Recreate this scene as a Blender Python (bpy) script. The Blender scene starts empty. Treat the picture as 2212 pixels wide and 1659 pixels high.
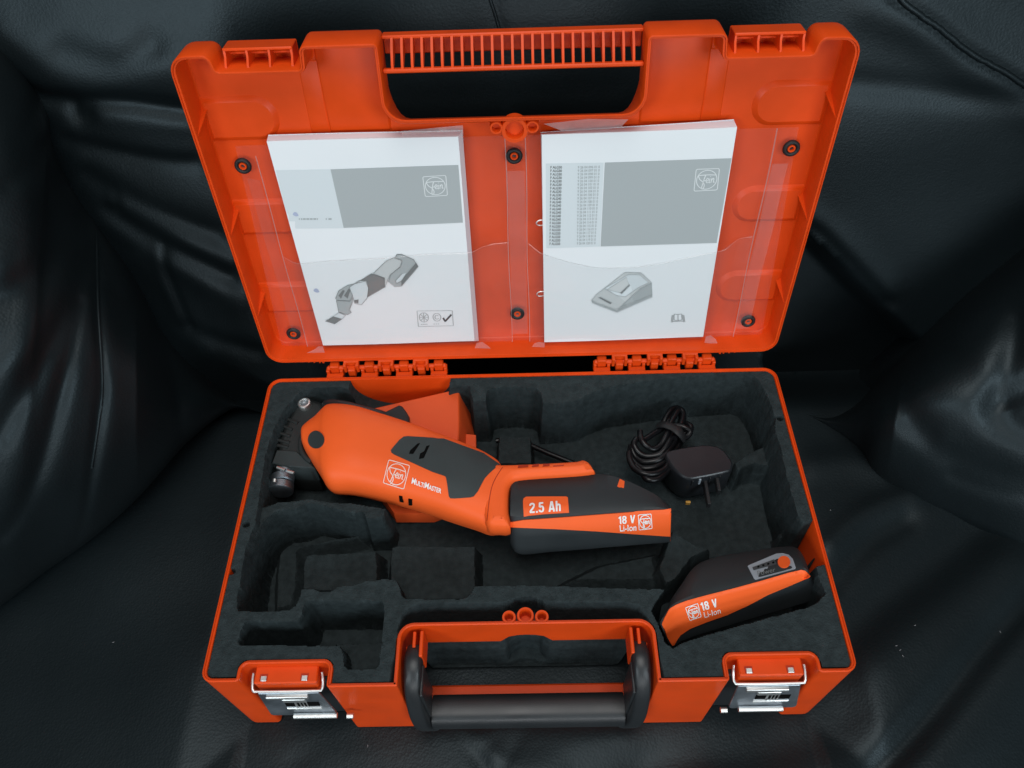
import bpy, bmesh, math, random
import numpy as np
from mathutils import Vector, Matrix
from mathutils.bvhtree import BVHTree
from mathutils.geometry import delaunay_2d_cdt

random.seed(7)
rng = np.random.default_rng(7)
SC = bpy.context.scene
COL = SC.collection

# ------------------------------------------------------------------ camera
H = 0.109                                    # height of the open rim above the seat
CAM = np.array([0.0029769, -0.4121188, 0.6355138])
AX = np.array([[0.99961, -0.00794, -0.02691],
               [0.0226, 0.79623, 0.60458],
               [0.01663, -0.60495, 0.79609]])   # camera right, up, back
FOC, CX, CY = 1661.0, 1106.0, 829.5          # focal length in pixels of a 2212 wide view
cd = bpy.data.cameras.new('camera'); cam = bpy.data.objects.new('camera', cd); COL.objects.link(cam)
m = Matrix(((AX[0][0], AX[1][0], AX[2][0], CAM[0]), (AX[0][1], AX[1][1], AX[2][1], CAM[1]),
            (AX[0][2], AX[1][2], AX[2][2], CAM[2]), (0, 0, 0, 1)))
cam.matrix_world = m
cd.sensor_width = 36.0; cd.lens = FOC / 2212 * 36.0; cd.clip_start = 0.01; cd.clip_end = 50
SC.camera = cam

# ------------------------------------------------------------------ light of the room and two added fill lamps
w = bpy.data.worlds.new('World'); SC.world = w; w.use_nodes = True
bg = w.node_tree.nodes['Background']; bg.inputs['Color'].default_value = (0.62, 0.76, 0.88, 1); bg.inputs['Strength'].default_value = 0.02

def area(name, loc, target, sx, sy, power, color):
    l = bpy.data.lights.new(name, 'AREA'); l.shape = 'RECTANGLE'; l.size = sx; l.size_y = sy
    l.energy = power; l.color = color
    o = bpy.data.objects.new(name, l); COL.objects.link(o); o.location = loc
    o.rotation_euler = (Vector(target) - Vector(loc)).to_track_quat('-Z', 'Y').to_euler()
    return o
area('ceiling_light', (0.0, -0.42, 1.8), (0, -0.15, 0.1), 0.8, 1.1, 15.5, (1.0, 0.985, 0.965))
area('front_light', (0.15, -2.4, 0.40), (0.05, 0.0, 0.22), 1.5, 0.45, 13.5, (0.93, 0.97, 1.0))  # low window in front of the sofa
area('front_light', (-0.95, -1.45, 0.95), (0.1, 0.0, 0.15), 0.55, 0.55, 11.0, (0.80, 0.93, 1.0))  # added bluish fill lamp, not a window: highlights on the right armrest
area('front_light', (0.95, -1.45, 0.95), (-0.1, 0.0, 0.15), 0.55, 0.55, 12.0, (0.80, 0.93, 1.0))  # matching added fill from the other side, for the left armrest

SC.view_settings.view_transform = 'Standard'; SC.view_settings.look = 'None'
SC.view_settings.exposure = 0.0; SC.view_settings.gamma = 1.0

# ------------------------------------------------------------------ measuring helpers
LT = 1.71872
LO = np.array([0, 0.00987525, H + 0.0088])                     # lid frame: origin on the hinge side of its rim
LV = np.array([0, -math.cos(LT), math.sin(LT)])                # up the lid
LN = np.array([0, -math.sin(LT), -math.cos(LT)])               # out of the lid, towards the front

def Z(ox, oy, wd):                       # a detail of the view (origin, width in 4032 px) -> 2212 px view
    return lambda x, y: ((ox + x * wd / 2212) / 1.8228, (oy + y * wd / 2212) / 1.8228)
def proj(p):
    q = AX @ (np.asarray(p, float) - CAM)
    return FOC * q[0] / -q[2] + CX, CY - FOC * q[1] / -q[2]
def projN(P):
    q = (np.asarray(P, float) - CAM) @ AX.T
    return np.stack([FOC * q[:, 0] / -q[:, 2] + CX, CY - FOC * q[:, 1] / -q[:, 2]], 1)
def ray(x, y):
    return AX.T @ np.array([(x - CX) / FOC, -(y - CY) / FOC, -1.0])
def bp(x, y, z=0.0):                     # point on the horizontal plane z metres above the rim
    d = ray(x, y); t = (z + H - CAM[2]) / d[2]; return CAM + t * d
def bpl(zf, pts, z=0.0):
    return [bp(*zf(*p), z) for p in pts]
def bxy(zf, pts, z=0.0):
    return [tuple(bp(*zf(*p), z)[:2]) for p in pts]
def luv(zf, pts, wz):
    r = []
    for p in pts:
        d = ray(*zf(*p)); t = ((LO - CAM) @ LN + wz) / (d @ LN); q = CAM + t * d - LO
        r.append((q[0], q @ LV))
    return r
def lid(u, v, wz):
    return LO + np.array([u, 0, 0]) + LV * v + LN * wz
def base(x, y, z):
    return np.array([x, y, H + z])
A = Z(900, 1400, 1200); B = Z(1800, 1400, 1200); C3 = Z(2300, 1400, 1200); D4 = Z(700, 2100, 1200)
E5 = Z(1500, 2200, 1200); F6 = Z(2400, 2100, 1200); G7 = Z(1000, 1480, 600); H8 = Z(850, 1950, 800)
I9 = Z(1800, 1500, 600); J1 = Z(2400, 1550, 700); K2 = Z(1250, 2000, 1500)
T1 = Z(600, 0, 1200); T2 = Z(1400, 0, 1200); T3 = Z(2400, 0, 1200); T4 = Z(800, 700, 1200); T5 = Z(2000, 700, 1200)
S0 = lambda x, y: (x, y)

# ------------------------------------------------------------------ materials
def mat(name, color, rough=0.5, spec=0.5, metal=0.0, bump=None, var=0.0, varscale=30, coat=0.0, sheen=0.0, sss=0.0, emis=None):
    mt = bpy.data.materials.new(name); mt.use_nodes = True
    nt = mt.node_tree; b = nt.nodes['Principled BSDF']
    b.inputs['Base Color'].default_value = (*color, 1); b.inputs['Roughness'].default_value = rough
    b.inputs['Specular IOR Level'].default_value = spec; b.inputs['Metallic'].default_value = metal
    if coat: b.inputs['Coat Weight'].default_value = coat; b.inputs['Coat Roughness'].default_value = 0.25
    if sheen:
        b.inputs['Sheen Weight'].default_value = sheen; b.inputs['Sheen Roughness'].default_value = 0.5
    tc = nt.nodes.new('ShaderNodeTexCoord')
    if var:
        n = nt.nodes.new('ShaderNodeTexNoise'); n.inputs['Scale'].default_value = varscale; n.inputs['Detail'].default_value = 5
        nt.links.new(tc.outputs['Object'], n.inputs['Vector'])
        r = nt.nodes.new('ShaderNodeMapRange'); r.inputs['From Min'].default_value = 0.3; r.inputs['From Max'].default_value = 0.7
        r.inputs['To Min'].default_value = 1 - var; r.inputs['To Max'].default_value = 1 + var
        nt.links.new(n.outputs['Fac'], r.inputs['Value'])
        mx = nt.nodes.new('ShaderNodeMix'); mx.data_type = 'RGBA'; mx.blend_type = 'MULTIPLY'; mx.inputs['Factor'].default_value = 1
        mx.inputs['A'].default_value = (*color, 1)
        nt.links.new(r.outputs['Result'], mx.inputs['B']); nt.links.new(mx.outputs['Result'], b.inputs['Base Color'])
        r2 = nt.nodes.new('ShaderNodeMapRange'); r2.inputs['To Min'].default_value = max(rough - 0.1, 0); r2.inputs['To Max'].default_value = min(rough + 0.1, 1)
        nt.links.new(n.outputs['Fac'], r2.inputs['Value']); nt.links.new(r2.outputs['Result'], b.inputs['Roughness'])
    if bump:
        prev = None
        for kind, scale, strength, dist in bump:
            if kind == 'noise':
                t = nt.nodes.new('ShaderNodeTexNoise'); t.inputs['Scale'].default_value = scale; t.inputs['Detail'].default_value = 4; out = t.outputs['Fac']
            else:
                t = nt.nodes.new('ShaderNodeTexVoronoi'); t.inputs['Scale'].default_value = scale; out = t.outputs['Distance']
            nt.links.new(tc.outputs['Object'], t.inputs['Vector'])
            bn = nt.nodes.new('ShaderNodeBump'); bn.inputs['Strength'].default_value = strength; bn.inputs['Distance'].default_value = dist
            nt.links.new(out, bn.inputs['Height'])
            if prev: nt.links.new(prev.outputs['Normal'], bn.inputs['Normal'])
            prev = bn
        nt.links.new(prev.outputs['Normal'], b.inputs['Normal'])
    return mt

ORANGE = mat('case_orange', (0.70, 0.062, 0.005), 0.40, 0.24, bump=[('noise', 1500, 0.12, 0.0003), ('noise', 60, 0.05, 0.001)], var=0.07, varscale=40)
TOOL_ORANGE = mat('tool_orange', (0.90, 0.120, 0.020), 0.5, 0.28, bump=[('noise', 1800, 0.12, 0.0003)], var=0.04, varscale=20)
BOX_ORANGE = mat('box_orange', (0.72, 0.085, 0.016), 0.5, 0.35, var=0.04)
FOAM = mat('foam_black', (0.028, 0.0365, 0.0385), 0.95, 0.06, bump=[('noise', 900, 0.55, 0.0012), ('noise', 220, 0.3, 0.002)], var=0.22, varscale=180)
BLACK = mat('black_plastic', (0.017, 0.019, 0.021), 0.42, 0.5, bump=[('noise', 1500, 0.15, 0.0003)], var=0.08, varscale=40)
GRIP = mat('soft_grip', (0.029, 0.038, 0.039), 0.62, 0.4, bump=[('noise', 1600, 0.2, 0.0003)], var=0.08, varscale=60)
BATT = mat('battery_black', (0.019, 0.0235, 0.026), 0.55, 0.4, bump=[('noise', 1400, 0.22, 0.0003)], var=0.08, varscale=50)
RUBBER = mat('rubber', (0.012, 0.012, 0.013), 0.55, 0.4)
CABLE = mat('cable_black', (0.005, 0.005, 0.006), 0.33, 0.35)
STEEL = mat('bright_steel', (0.80, 0.80, 0.78), 0.42, 0.5, 1.0, bump=[('noise', 400, 0.08, 0.0005)])
DARKSTEEL = mat('dark_steel', (0.36, 0.40, 0.44), 0.45, 0.5, 1.0, var=0.15, varscale=80)
CASTBLACK = mat('cast_black', (0.019, 0.022, 0.022), 0.6, 0.4, bump=[('noise', 1000, 0.25, 0.0004)], var=0.1)
PAPER = mat('paper_white', (0.80, 0.83, 0.845), 0.62, 0.25, var=0.012, varscale=9)
PAGES = mat('paper_pages', (0.78, 0.77, 0.81), 0.8, 0.1)
INK_L = mat('ink_pale_grey', (0.66, 0.715, 0.735), 0.6, 0.3)
INK_M = mat('ink_mid_grey', (0.40, 0.435, 0.44), 0.6, 0.3)
INK_D = mat('ink_dark_grey', (0.19, 0.205, 0.205), 0.6, 0.3)
INK_H = mat('ink_light_grey', (0.66, 0.70, 0.70), 0.6, 0.3)
INK_S = mat('ink_shade', (0.56, 0.59, 0.59), 0.6, 0.3)
INK_K = mat('ink_black', (0.06, 0.065, 0.07), 0.6, 0.3)
INK_B = mat('ink_blue', (0.42, 0.47, 0.62), 0.6, 0.3)
WHITE = mat('print_white', (0.82, 0.80, 0.78), 0.5, 0.3)
LOGO_W = mat('print_logo', (0.72, 0.75, 0.75), 0.5, 0.3)
LOGO_P = mat('print_logo_pale', (0.85, 0.62, 0.54), 0.5, 0.3)
GREYLAB = mat('label_grey', (0.30, 0.34, 0.38), 0.45, 0.4)
VOID = mat('dark_opening', (0.004, 0.004, 0.004), 0.9, 0.05)
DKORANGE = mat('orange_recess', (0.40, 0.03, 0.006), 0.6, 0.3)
AMBER = mat('amber_contact', (0.55, 0.28, 0.05), 0.4, 0.5)
LINT = mat('lint', (0.22, 0.22, 0.23), 0.9, 0.1)
LEATHER = mat('black_leather', (0.0050, 0.0080, 0.0092), 0.47, 0.36,
              bump=[('vor', 520, 0.21, 0.0005), ('noise', 150, 0.10, 0.0010), ('noise', 14, 0.08, 0.006)], var=0.16, varscale=6)
LEATHER.node_tree.nodes['Principled BSDF'].inputs['Specular Tint'].default_value = (0.78, 0.93, 1.0, 1)

def film(name, tint, gloss, body, rough):
    mt = bpy.data.materials.new(name); mt.use_nodes = True; nt = mt.node_tree; nt.nodes.clear()
    out = nt.nodes.new('ShaderNodeOutputMaterial'); tr = nt.nodes.new('ShaderNodeBsdfTransparent'); tr.inputs['Color'].default_value = (*tint, 1)
    gl = nt.nodes.new('ShaderNodeBsdfGlossy'); gl.inputs['Roughness'].default_value = rough; gl.inputs['Color'].default_value = (1, 1, 1, 1)
    df = nt.nodes.new('ShaderNodeBsdfDiffuse'); df.inputs['Color'].default_value = (0.85, 0.85, 0.86, 1)
    tc = nt.nodes.new('ShaderNodeTexCoord'); n = nt.nodes.new('ShaderNodeTexNoise'); n.inputs['Scale'].default_value = 22; n.inputs['Detail'].default_value = 3
    nt.links.new(tc.outputs['Object'], n.inputs['Vector'])
    bn = nt.nodes.new('ShaderNodeBump'); bn.inputs['Strength'].default_value = 0.5; bn.inputs['Distance'].default_value = 0.006
    nt.links.new(n.outputs['Fac'], bn.inputs['Height']); nt.links.new(bn.outputs['Normal'], gl.inputs['Normal'])
    m1 = nt.nodes.new('ShaderNodeMixShader'); m1.inputs['Fac'].default_value = gloss
    m2 = nt.nodes.new('ShaderNodeMixShader'); m2.inputs['Fac'].default_value = body
    nt.links.new(tr.outputs[0], m1.inputs[1]); nt.links.new(gl.outputs[0], m1.inputs[2])
    nt.links.new(m1.outputs[0], m2.inputs[1]); nt.links.new(df.outputs[0], m2.inputs[2]); nt.links.new(m2.outputs[0], out.inputs['Surface'])
    return mt
FILM = film('clear_film', (0.99, 0.985, 0.985), 0.05, 0.02, 0.22)
SEAM = film('welded_film', (0.97, 0.96, 0.96), 0.16, 0.13, 0.3)
SHEETBACK = film('loose_film', (0.985, 0.98, 0.98), 0.06, 0.06, 0.22)
FRONTFILM = film('front_film', (0.975, 0.98, 0.98), 0.045, 0.03, 0.16)

# ------------------------------------------------------------------ object helpers
def thing(name, label, cat, loc):
    o = bpy.data.objects.new(name, None); COL.objects.link(o); o.location = loc; o.empty_display_size = 0.02
    o['label'] = label; o['category'] = cat
    return o
def wloc(o):
    return Matrix.Translation(o.location) if o.parent is None else Matrix.Translation(o.location)
class MB:                                   # collects geometry in world coordinates
    def __init__(s): s.v = []; s.f = []
    def add(s, vs, fs):
        k = len(s.v); s.v += [tuple(map(float, p)) for p in vs]; s.f += [tuple(i + k for i in f) for f in fs]; return s
    def mesh(s, name, smooth=35):
        me = bpy.data.meshes.new(name); me.from_pydata(s.v, [], s.f); me.update()
        bm = bmesh.new(); bm.from_mesh(me); bmesh.ops.recalc_face_normals(bm, faces=bm.faces); bm.to_mesh(me); bm.free()
        if smooth:
            me.polygons.foreach_set('use_smooth', [True] * len(me.polygons)); me.set_sharp_from_angle(angle=math.radians(smooth))
        return me
ROOTLOC = {}
def put(name, mb, material, parent=None, smooth=35, origin=None):
    me = mb.mesh(name, smooth) if isinstance(mb, MB) else mb
    if parent is not None:                  # vertices are moved into the frame of the top-level thing
        off = ROOTLOC[parent.name]
        ROOT = off
    else:
        ROOT = Vector(origin) if origin is not None else Vector((0, 0, 0))
    me.transform(Matrix.Translation(-ROOT))
    me.materials.append(material)
    o = bpy.data.objects.new(name, me); COL.objects.link(o)
    if parent is not None: o.parent = parent
    else: o.location = ROOT
    ROOTLOC[o.name] = ROOT
    return o
def root(name, label, cat, loc):
    o = thing(name, label, cat, loc); ROOTLOC[o.name] = Vector(loc); return o

def box(mb, fr, u0, u1, v0, v1, w0, w1, ch=0.0):
    """a block with chamfered edges in a frame function fr(u, v, w)"""
    if ch <= 0:
        vs = [fr(*p) for p in ((u0, v0, w0), (u1, v0, w0), (u1, v1, w0), (u0, v1, w0), (u0, v0, w1), (u1, v0, w1), (u1, v1, w1), (u0, v1, w1))]
        return mb.add(vs, [(0, 3, 2, 1), (4, 5, 6, 7), (0, 1, 5, 4), (1, 2, 6, 5), (2, 3, 7, 6), (3, 0, 4, 7)])
    pts = [(u0, v0), (u1, v0), (u1, v1), (u0, v1)]
    return prism(mb, fillet([(p[0], p[1], ch * 1.5) for p in pts], 3), lambda a, b, c: fr(a, b, c), [(ch, w0), (0, w0 + ch), (0, w1 - ch), (ch, w1)])

def fillet(pts, seg=5):
    """(x, y, r) corners -> rounded polygon"""
    out = []; n = len(pts)
    for i in range(n):
        x, y, r = pts[i]; p = np.array([x, y], float)
        if r <= 0: out.append((x, y)); continue
        a = np.array(pts[i - 1][:2], float) - p; b = np.array(pts[(i + 1) % n][:2], float) - p
        la, lb = np.linalg.norm(a), np.linalg.norm(b); a /= la; b /= lb
        ang = math.acos(max(-1, min(1, float(a @ b))))
        t = min(r / math.tan(ang / 2), la * 0.49, lb * 0.49); r2 = t * math.tan(ang / 2)
        c = p + (a + b) / np.linalg.norm(a + b) * (r2 / math.sin(ang / 2))
        s0 = p + a * t - c; s1 = p + b * t - c
        a0 = math.atan2(s0[1], s0[0]); da = (math.atan2(s1[1], s1[0]) - a0 + math.pi) % (2 * math.pi) - math.pi
        for k in range(seg + 1):
            q = a0 + da * k / seg; out.append((c[0] + r2 * math.cos(q), c[1] + r2 * math.sin(q)))
    return out
def ccw(poly):
    a = sum(poly[i - 1][0] * poly[i][1] - poly[i][0] * poly[i - 1][1] for i in range(len(poly)))
    return list(poly) if a > 0 else list(poly)[::-1]
def inset(poly, d):
    if abs(d) < 1e-9: return list(poly)
    P = np.array(poly, float); n = len(P); out = []
    for i in range(n):
        e0 = P[i] - P[i - 1]; e1 = P[(i + 1) % n] - P[i]
        e0 = e0 / (np.linalg.norm(e0) + 1e-12); e1 = e1 / (np.linalg.norm(e1) + 1e-12)
        n0 = np.array([-e0[1], e0[0]]); n1 = np.array([-e1[1], e1[0]])
        mm = n0 + n1; l = mm @ mm
        mm = n0 if l < 1e-6 else mm * (2 / l)
        k = np.linalg.norm(mm)
        if k > 2: mm *= 2 / k
        out.append(tuple(P[i] + mm * d))
    return out
def loops(mb, rings, cap0=True, cap1=True, flat=None):
    n = len(rings[0]); vs = [p for r in rings for p in r]; fs = []
    for k in range(len(rings) - 1):
        for i in range(n):
            j = (i + 1) % n; fs.append((k * n + i, k * n + j, (k + 1) * n + j, (k + 1) * n + i))
    for on, k in ((cap0, 0), (cap1, len(rings) - 1)):
        if not on: continue
        if n <= 8 or flat is None: fs.append(tuple(k * n + i for i in range(n)))
        else:
            f2, up = flat[k]
            r = delaunay_2d_cdt([Vector(p) for p in f2], [(i, (i + 1) % n) for i in range(n)], [list(range(n))], 1, 1e-9)
            k0 = len(vs); vs += [up(p.x, p.y) for p in r[0]]; fs += [tuple(k0 + i for i in f) for f in r[2]]
    return mb.add(vs, fs)
def prism(mb, poly, fr, prof, cap0=True, cap1=True):
    poly = ccw(poly)
    fl = [inset(poly, d) for d, z in prof]
    return loops(mb, [[fr(x, y, z) for x, y in f] for f, (d, z) in zip(fl, prof)], cap0, cap1,
                 [(f, lambda x, y, z=z: fr(x, y, z)) for f, (d, z) in zip(fl, prof)])
def smooth_closed(pts, per=4):
    P = np.array(pts, float); n = len(P); out = []
    for i in range(n):
        p0, p1, p2, p3 = P[i - 1], P[i], P[(i + 1) % n], P[(i + 2) % n]
        for k in range(per):
            t = k / per
            out.append(tuple(0.5 * ((2 * p1) + (-p0 + p2) * t + (2 * p0 - 5 * p1 + 4 * p2 - p3) * t * t + (-p0 + 3 * p1 - 3 * p2 + p3) * t ** 3)))
    return out
def smooth_open(pts, per=5):
    P = np.array(pts, float); n = len(P); out = []
    for i in range(n - 1):
        p0 = P[max(i - 1, 0)]; p1 = P[i]; p2 = P[i + 1]; p3 = P[min(i + 2, n - 1)]
        for k in range(per):
            t = k / per
            out.append(0.5 * ((2 * p1) + (-p0 + p2) * t + (2 * p0 - 5 * p1 + 4 * p2 - p3) * t * t + (-p0 + 3 * p1 - 3 * p2 + p3) * t ** 3))
    out.append(P[-1]); return [np.array(q) for q in out]
def tube(mb, pts, r, seg=10, caps=True, squash=None):
    pts = [np.array(p, float) for p in pts]; rings = []; prev = None
    for i, p in enumerate(pts):
        t = pts[min(i + 1, len(pts) - 1)] - pts[max(i - 1, 0)]; t = t / (np.linalg.norm(t) + 1e-12)
        up = np.array([0, 0, 1.0]) if prev is None else prev
        if prev is None and abs(t[2]) > 0.95: up = np.array([1.0, 0, 0])
        a = up - t * (up @ t); a /= np.linalg.norm(a); b = np.cross(t, a); prev = a
        rr = r[i] if hasattr(r, '__len__') else r
        ra, rb = (rr, rr) if squash is None else (rr * squash, rr)
        rings.append([p + a * ra * math.cos(q) + b * rb * math.sin(q) for q in np.linspace(0, 2 * math.pi, seg, endpoint=False)])
    return loops(mb, rings, caps, caps)
def ring(mb, c, ax, R, r, ns=24, nr=10):
    ax = np.array(ax, float); ax /= np.linalg.norm(ax); a = np.cross(ax, [0.3, 0.5, 0.8]); a /= np.linalg.norm(a); b = np.cross(ax, a)
    vs = []; fs = []
    for i in range(ns):
        t = 2 * math.pi * i / ns; d = a * math.cos(t) + b * math.sin(t)
        for k in range(nr):
            q = 2 * math.pi * k / nr; vs.append(np.array(c) + d * (R + r * math.cos(q)) + ax * r * math.sin(q))
    for i in range(ns):
        for k in range(nr):
            i2 = (i + 1) % ns; k2 = (k + 1) % nr; fs.append((i * nr + k, i2 * nr + k, i2 * nr + k2, i * nr + k2))
    return mb.add(vs, fs)
def lathe(mb, c, ax, prof, ns=24):
    """prof: (radius, distance along axis)"""
    ax = np.array(ax, float); ax /= np.linalg.norm(ax); a = np.cross(ax, [0.31, 0.55, 0.77]); a /= np.linalg.norm(a); b = np.cross(ax, a)
    rings = [[np.array(c) + ax * h + (a * math.cos(t) + b * math.sin(t)) * max(r, 1e-5) for t in np.linspace(0, 2 * math.pi, ns, endpoint=False)] for r, h in prof]
    return loops(mb, rings)
def station_body(mb, st, n=28, per=3, ex=2.6):
    """st: (edge point a, edge point b, half thickness, centre lift); superellipse sections, smoothed along the length"""
    Q = np.array([np.concatenate([a, b, [h, l]]) for a, b, h, l in st])
    S = smooth_open(Q, per); rings = []
    for q in S:
        a, b, h, l = q[:3], q[3:6], q[6], q[7]; c = (a + b) / 2; e = (b - a) / 2
        up = np.array([0, 0, 1.0]); r = []
        for t in np.linspace(0, 2 * math.pi, n, endpoint=False):
            ct, st_ = math.cos(t), math.sin(t)
            r.append(c + e * (abs(ct) ** (2 / ex) * np.sign(ct)) + up * (l + h * abs(st_) ** (2 / ex) * np.sign(st_)))
        rings.append(r)
    return loops(mb, rings)
def bvh_of(*objs):
    vs, fs = [], []
    for o in objs:
        k = len(vs); off = ROOTLOC[o.name]
        vs += [v.co + off for v in o.data.vertices]; fs += [tuple(i + k for i in p.vertices) for p in o.data.polygons]
    return BVHTree.FromPolygons(vs, fs)
def cast(bvh, x, y, lift=0.0):
    d = Vector(ray(x, y)).normalized(); c = Vector(CAM); hit, nor, i, dist = bvh.ray_cast(c, d)
    if hit is None:
        h2, nor, i, dist = bvh.find_nearest(c + d * 0.58)
        return np.array(h2)
    if nor.dot(d) > 0: nor = -nor
    return np.array(hit + nor * lift)
def quad_map(q):
    q = [np.array(p, float) for p in q]                       # TL, TR, BR, BL in view pixels; v runs upwards
    return lambda u, v: (q[3] * (1 - u) + q[2] * u) * (1 - v) + (q[0] * (1 - u) + q[1] * u) * v
def lay(mb, poly, bvh, lift, step=None, thick=0.0):
    """a polygon of view pixels laid on a surface as a thin sheet with its own edge"""
    poly = ccw([tuple(p) for p in poly])
    pts = [Vector(p) for p in poly]; n = len(pts)
    if step:
        xs = [p[0] for p in poly]; ys = [p[1] for p in poly]
        for gx in np.arange(min(xs), max(xs), step):
            for gy in np.arange(min(ys), max(ys), step):
                inside = False
                for i in range(n):
                    (x1, y1), (x2, y2) = poly[i - 1], poly[i]
                    if (y1 > gy) != (y2 > gy) and gx < (x2 - x1) * (gy - y1) / (y2 - y1) + x1: inside = not inside
                if inside: pts.append(Vector((gx + 0.01, gy + 0.013)))
    r = delaunay_2d_cdt(pts, [(i, (i + 1) % n) for i in range(n)], [list(range(n))], 1, 1e-5)
    V = [cast(bvh, p.x, p.y, lift) for p in r[0]]
    mb.add(V, [tuple(f) for f in r[2]])
    if thick:
        rim = [cast(bvh, *p, lift) for p in poly]; low = [cast(bvh, *p, lift - thick) for p in poly]
        mb.add(rim + low, [(i, (i + 1) % n, n + (i + 1) % n, n + i) for i in range(n)])
    return mb
def dens(poly, step):
    out = []
    for i in range(len(poly)):
        a = np.array(poly[i], float); b = np.array(poly[(i + 1) % len(poly)], float); k = max(1, int(np.linalg.norm(b - a) / step))
        out += [tuple(a + (b - a) * j / k) for j in range(k)]
    return out
def text_polys(body, bold=0.0, smallcaps=False, space=1.0):
    cu = bpy.data.curves.new('letters', 'FONT'); cu.body = body; cu.offset = bold; cu.resolution_u = 3; cu.space_line = space
    if smallcaps:
        cu.small_caps_scale = 0.78
        for i, f in enumerate(cu.body_format): f.use_small_caps = body[i].islower()
    o = bpy.data.objects.new('letters', cu); COL.objects.link(o)
    dg = bpy.context.evaluated_depsgraph_get(); dg.update()
    me = bpy.data.meshes.new_from_object(o.evaluated_get(dg))
    V = np.array([v.co[:2] for v in me.vertices]); F = [tuple(p.vertices) for p in me.polygons]
    bpy.data.objects.remove(o); bpy.data.curves.remove(cu); bpy.data.meshes.remove(me)
    V = (V - V.min(0)) / (V.max(0) - V.min(0) + 1e-9)
    return V, F
def write(mb, body, q, bvh, lift=0.0004, **k):
    V, F = text_polys(body, **k); mp = quad_map(q)
    return mb.add([cast(bvh, *mp(u, v), lift) for u, v in V], F)
def stroke(mb, pts, wd, mp, bvh, lift):
    P = np.array(pts, float); D_ = [P[0]]
    for a_, b_ in zip(P[:-1], P[1:]):
        k_ = max(1, int(np.linalg.norm(b_ - a_) / (0.08 if wd < 1 else 60))); D_ += [a_ + (b_ - a_) * j / k_ for j in range(1, k_ + 1)]
    P = np.array(D_); n = len(P); L, R = [], []
    for i in range(n):
        t = P[min(i + 1, n - 1)] - P[max(i - 1, 0)]; t = t / (np.linalg.norm(t) + 1e-9); s = np.array([-t[1], t[0]]) * wd / 2
        L.append(cast(bvh, *mp(*(P[i] + s)), lift)); R.append(cast(bvh, *mp(*(P[i] - s)), lift))
    return mb.add(L + R, [(i, i + 1, n + i + 1, n + i) for i in range(n - 1)])
GLYPH = {   # upright bold letters drawn with a broad pen: strokes in a unit cell, relative width
    '2': (0.46, [[(0.05, 0.72), (0.08, 0.86), (0.23, 0.91), (0.38, 0.85), (0.40, 0.70), (0.32, 0.52), (0.08, 0.22), (0.06, 0.09)], [(0.0, 0.09), (0.46, 0.09)]]),
    '.': (0.20, [[(0.10, 0.0), (0.10, 0.18)]]),
    '5': (0.46, [[(0.42, 0.91), (0.08, 0.91), (0.07, 0.52)], [(0.07, 0.52), (0.22, 0.58), (0.37, 0.52), (0.40, 0.32), (0.36, 0.14), (0.22, 0.09), (0.08, 0.15), (0.05, 0.28)]]),
    'A': (0.56, [[(0.06, 0.0), (0.26, 1.0)], [(0.50, 0.0), (0.30, 1.0)], [(0.14, 0.27), (0.42, 0.27)]]),
    'h': (0.46, [[(0.08, 0.0), (0.08, 1.0)], [(0.08, 0.52), (0.20, 0.64), (0.34, 0.62), (0.38, 0.48), (0.38, 0.0)]]),
    '1': (0.34, [[(0.22, 0.0), (0.22, 1.0)], [(0.22, 0.92), (0.02, 0.74)]]),
    '8': (0.48, [[(0.24, 0.53), (0.09, 0.62), (0.08, 0.80), (0.15, 0.91), (0.33, 0.91), (0.40, 0.80), (0.39, 0.62), (0.24, 0.53), (0.08, 0.42), (0.06, 0.22), (0.14, 0.09), (0.34, 0.09), (0.42, 0.22), (0.40, 0.42), (0.24, 0.53)]]),
    'V': (0.54, [[(0.06, 1.0), (0.26, 0.0)], [(0.48, 1.0), (0.28, 0.0)]]), ' ': (0.26, [])}
def write_bold(mb, body, q, bvh, lift=0.0004, pen=0.17):
    mp = quad_map(q); gap = 0.10; W = sum(GLYPH[c][0] for c in body) + gap * (len(body) - 1); x = 0
    asp = 1.0
    for c in body:
        wd, st_ = GLYPH[c]
        for k_, pts in enumerate(st_):
            mp2 = lambda u, v, x=x: mp((x + u) / W, v)
            stroke(mb, pts if len(pts) < 4 else [tuple(p) for p in smooth_open(pts, 3)], pen, mp2, bvh, lift + 0.00004 * k_)
        x += wd + gap
    return mb
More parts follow.
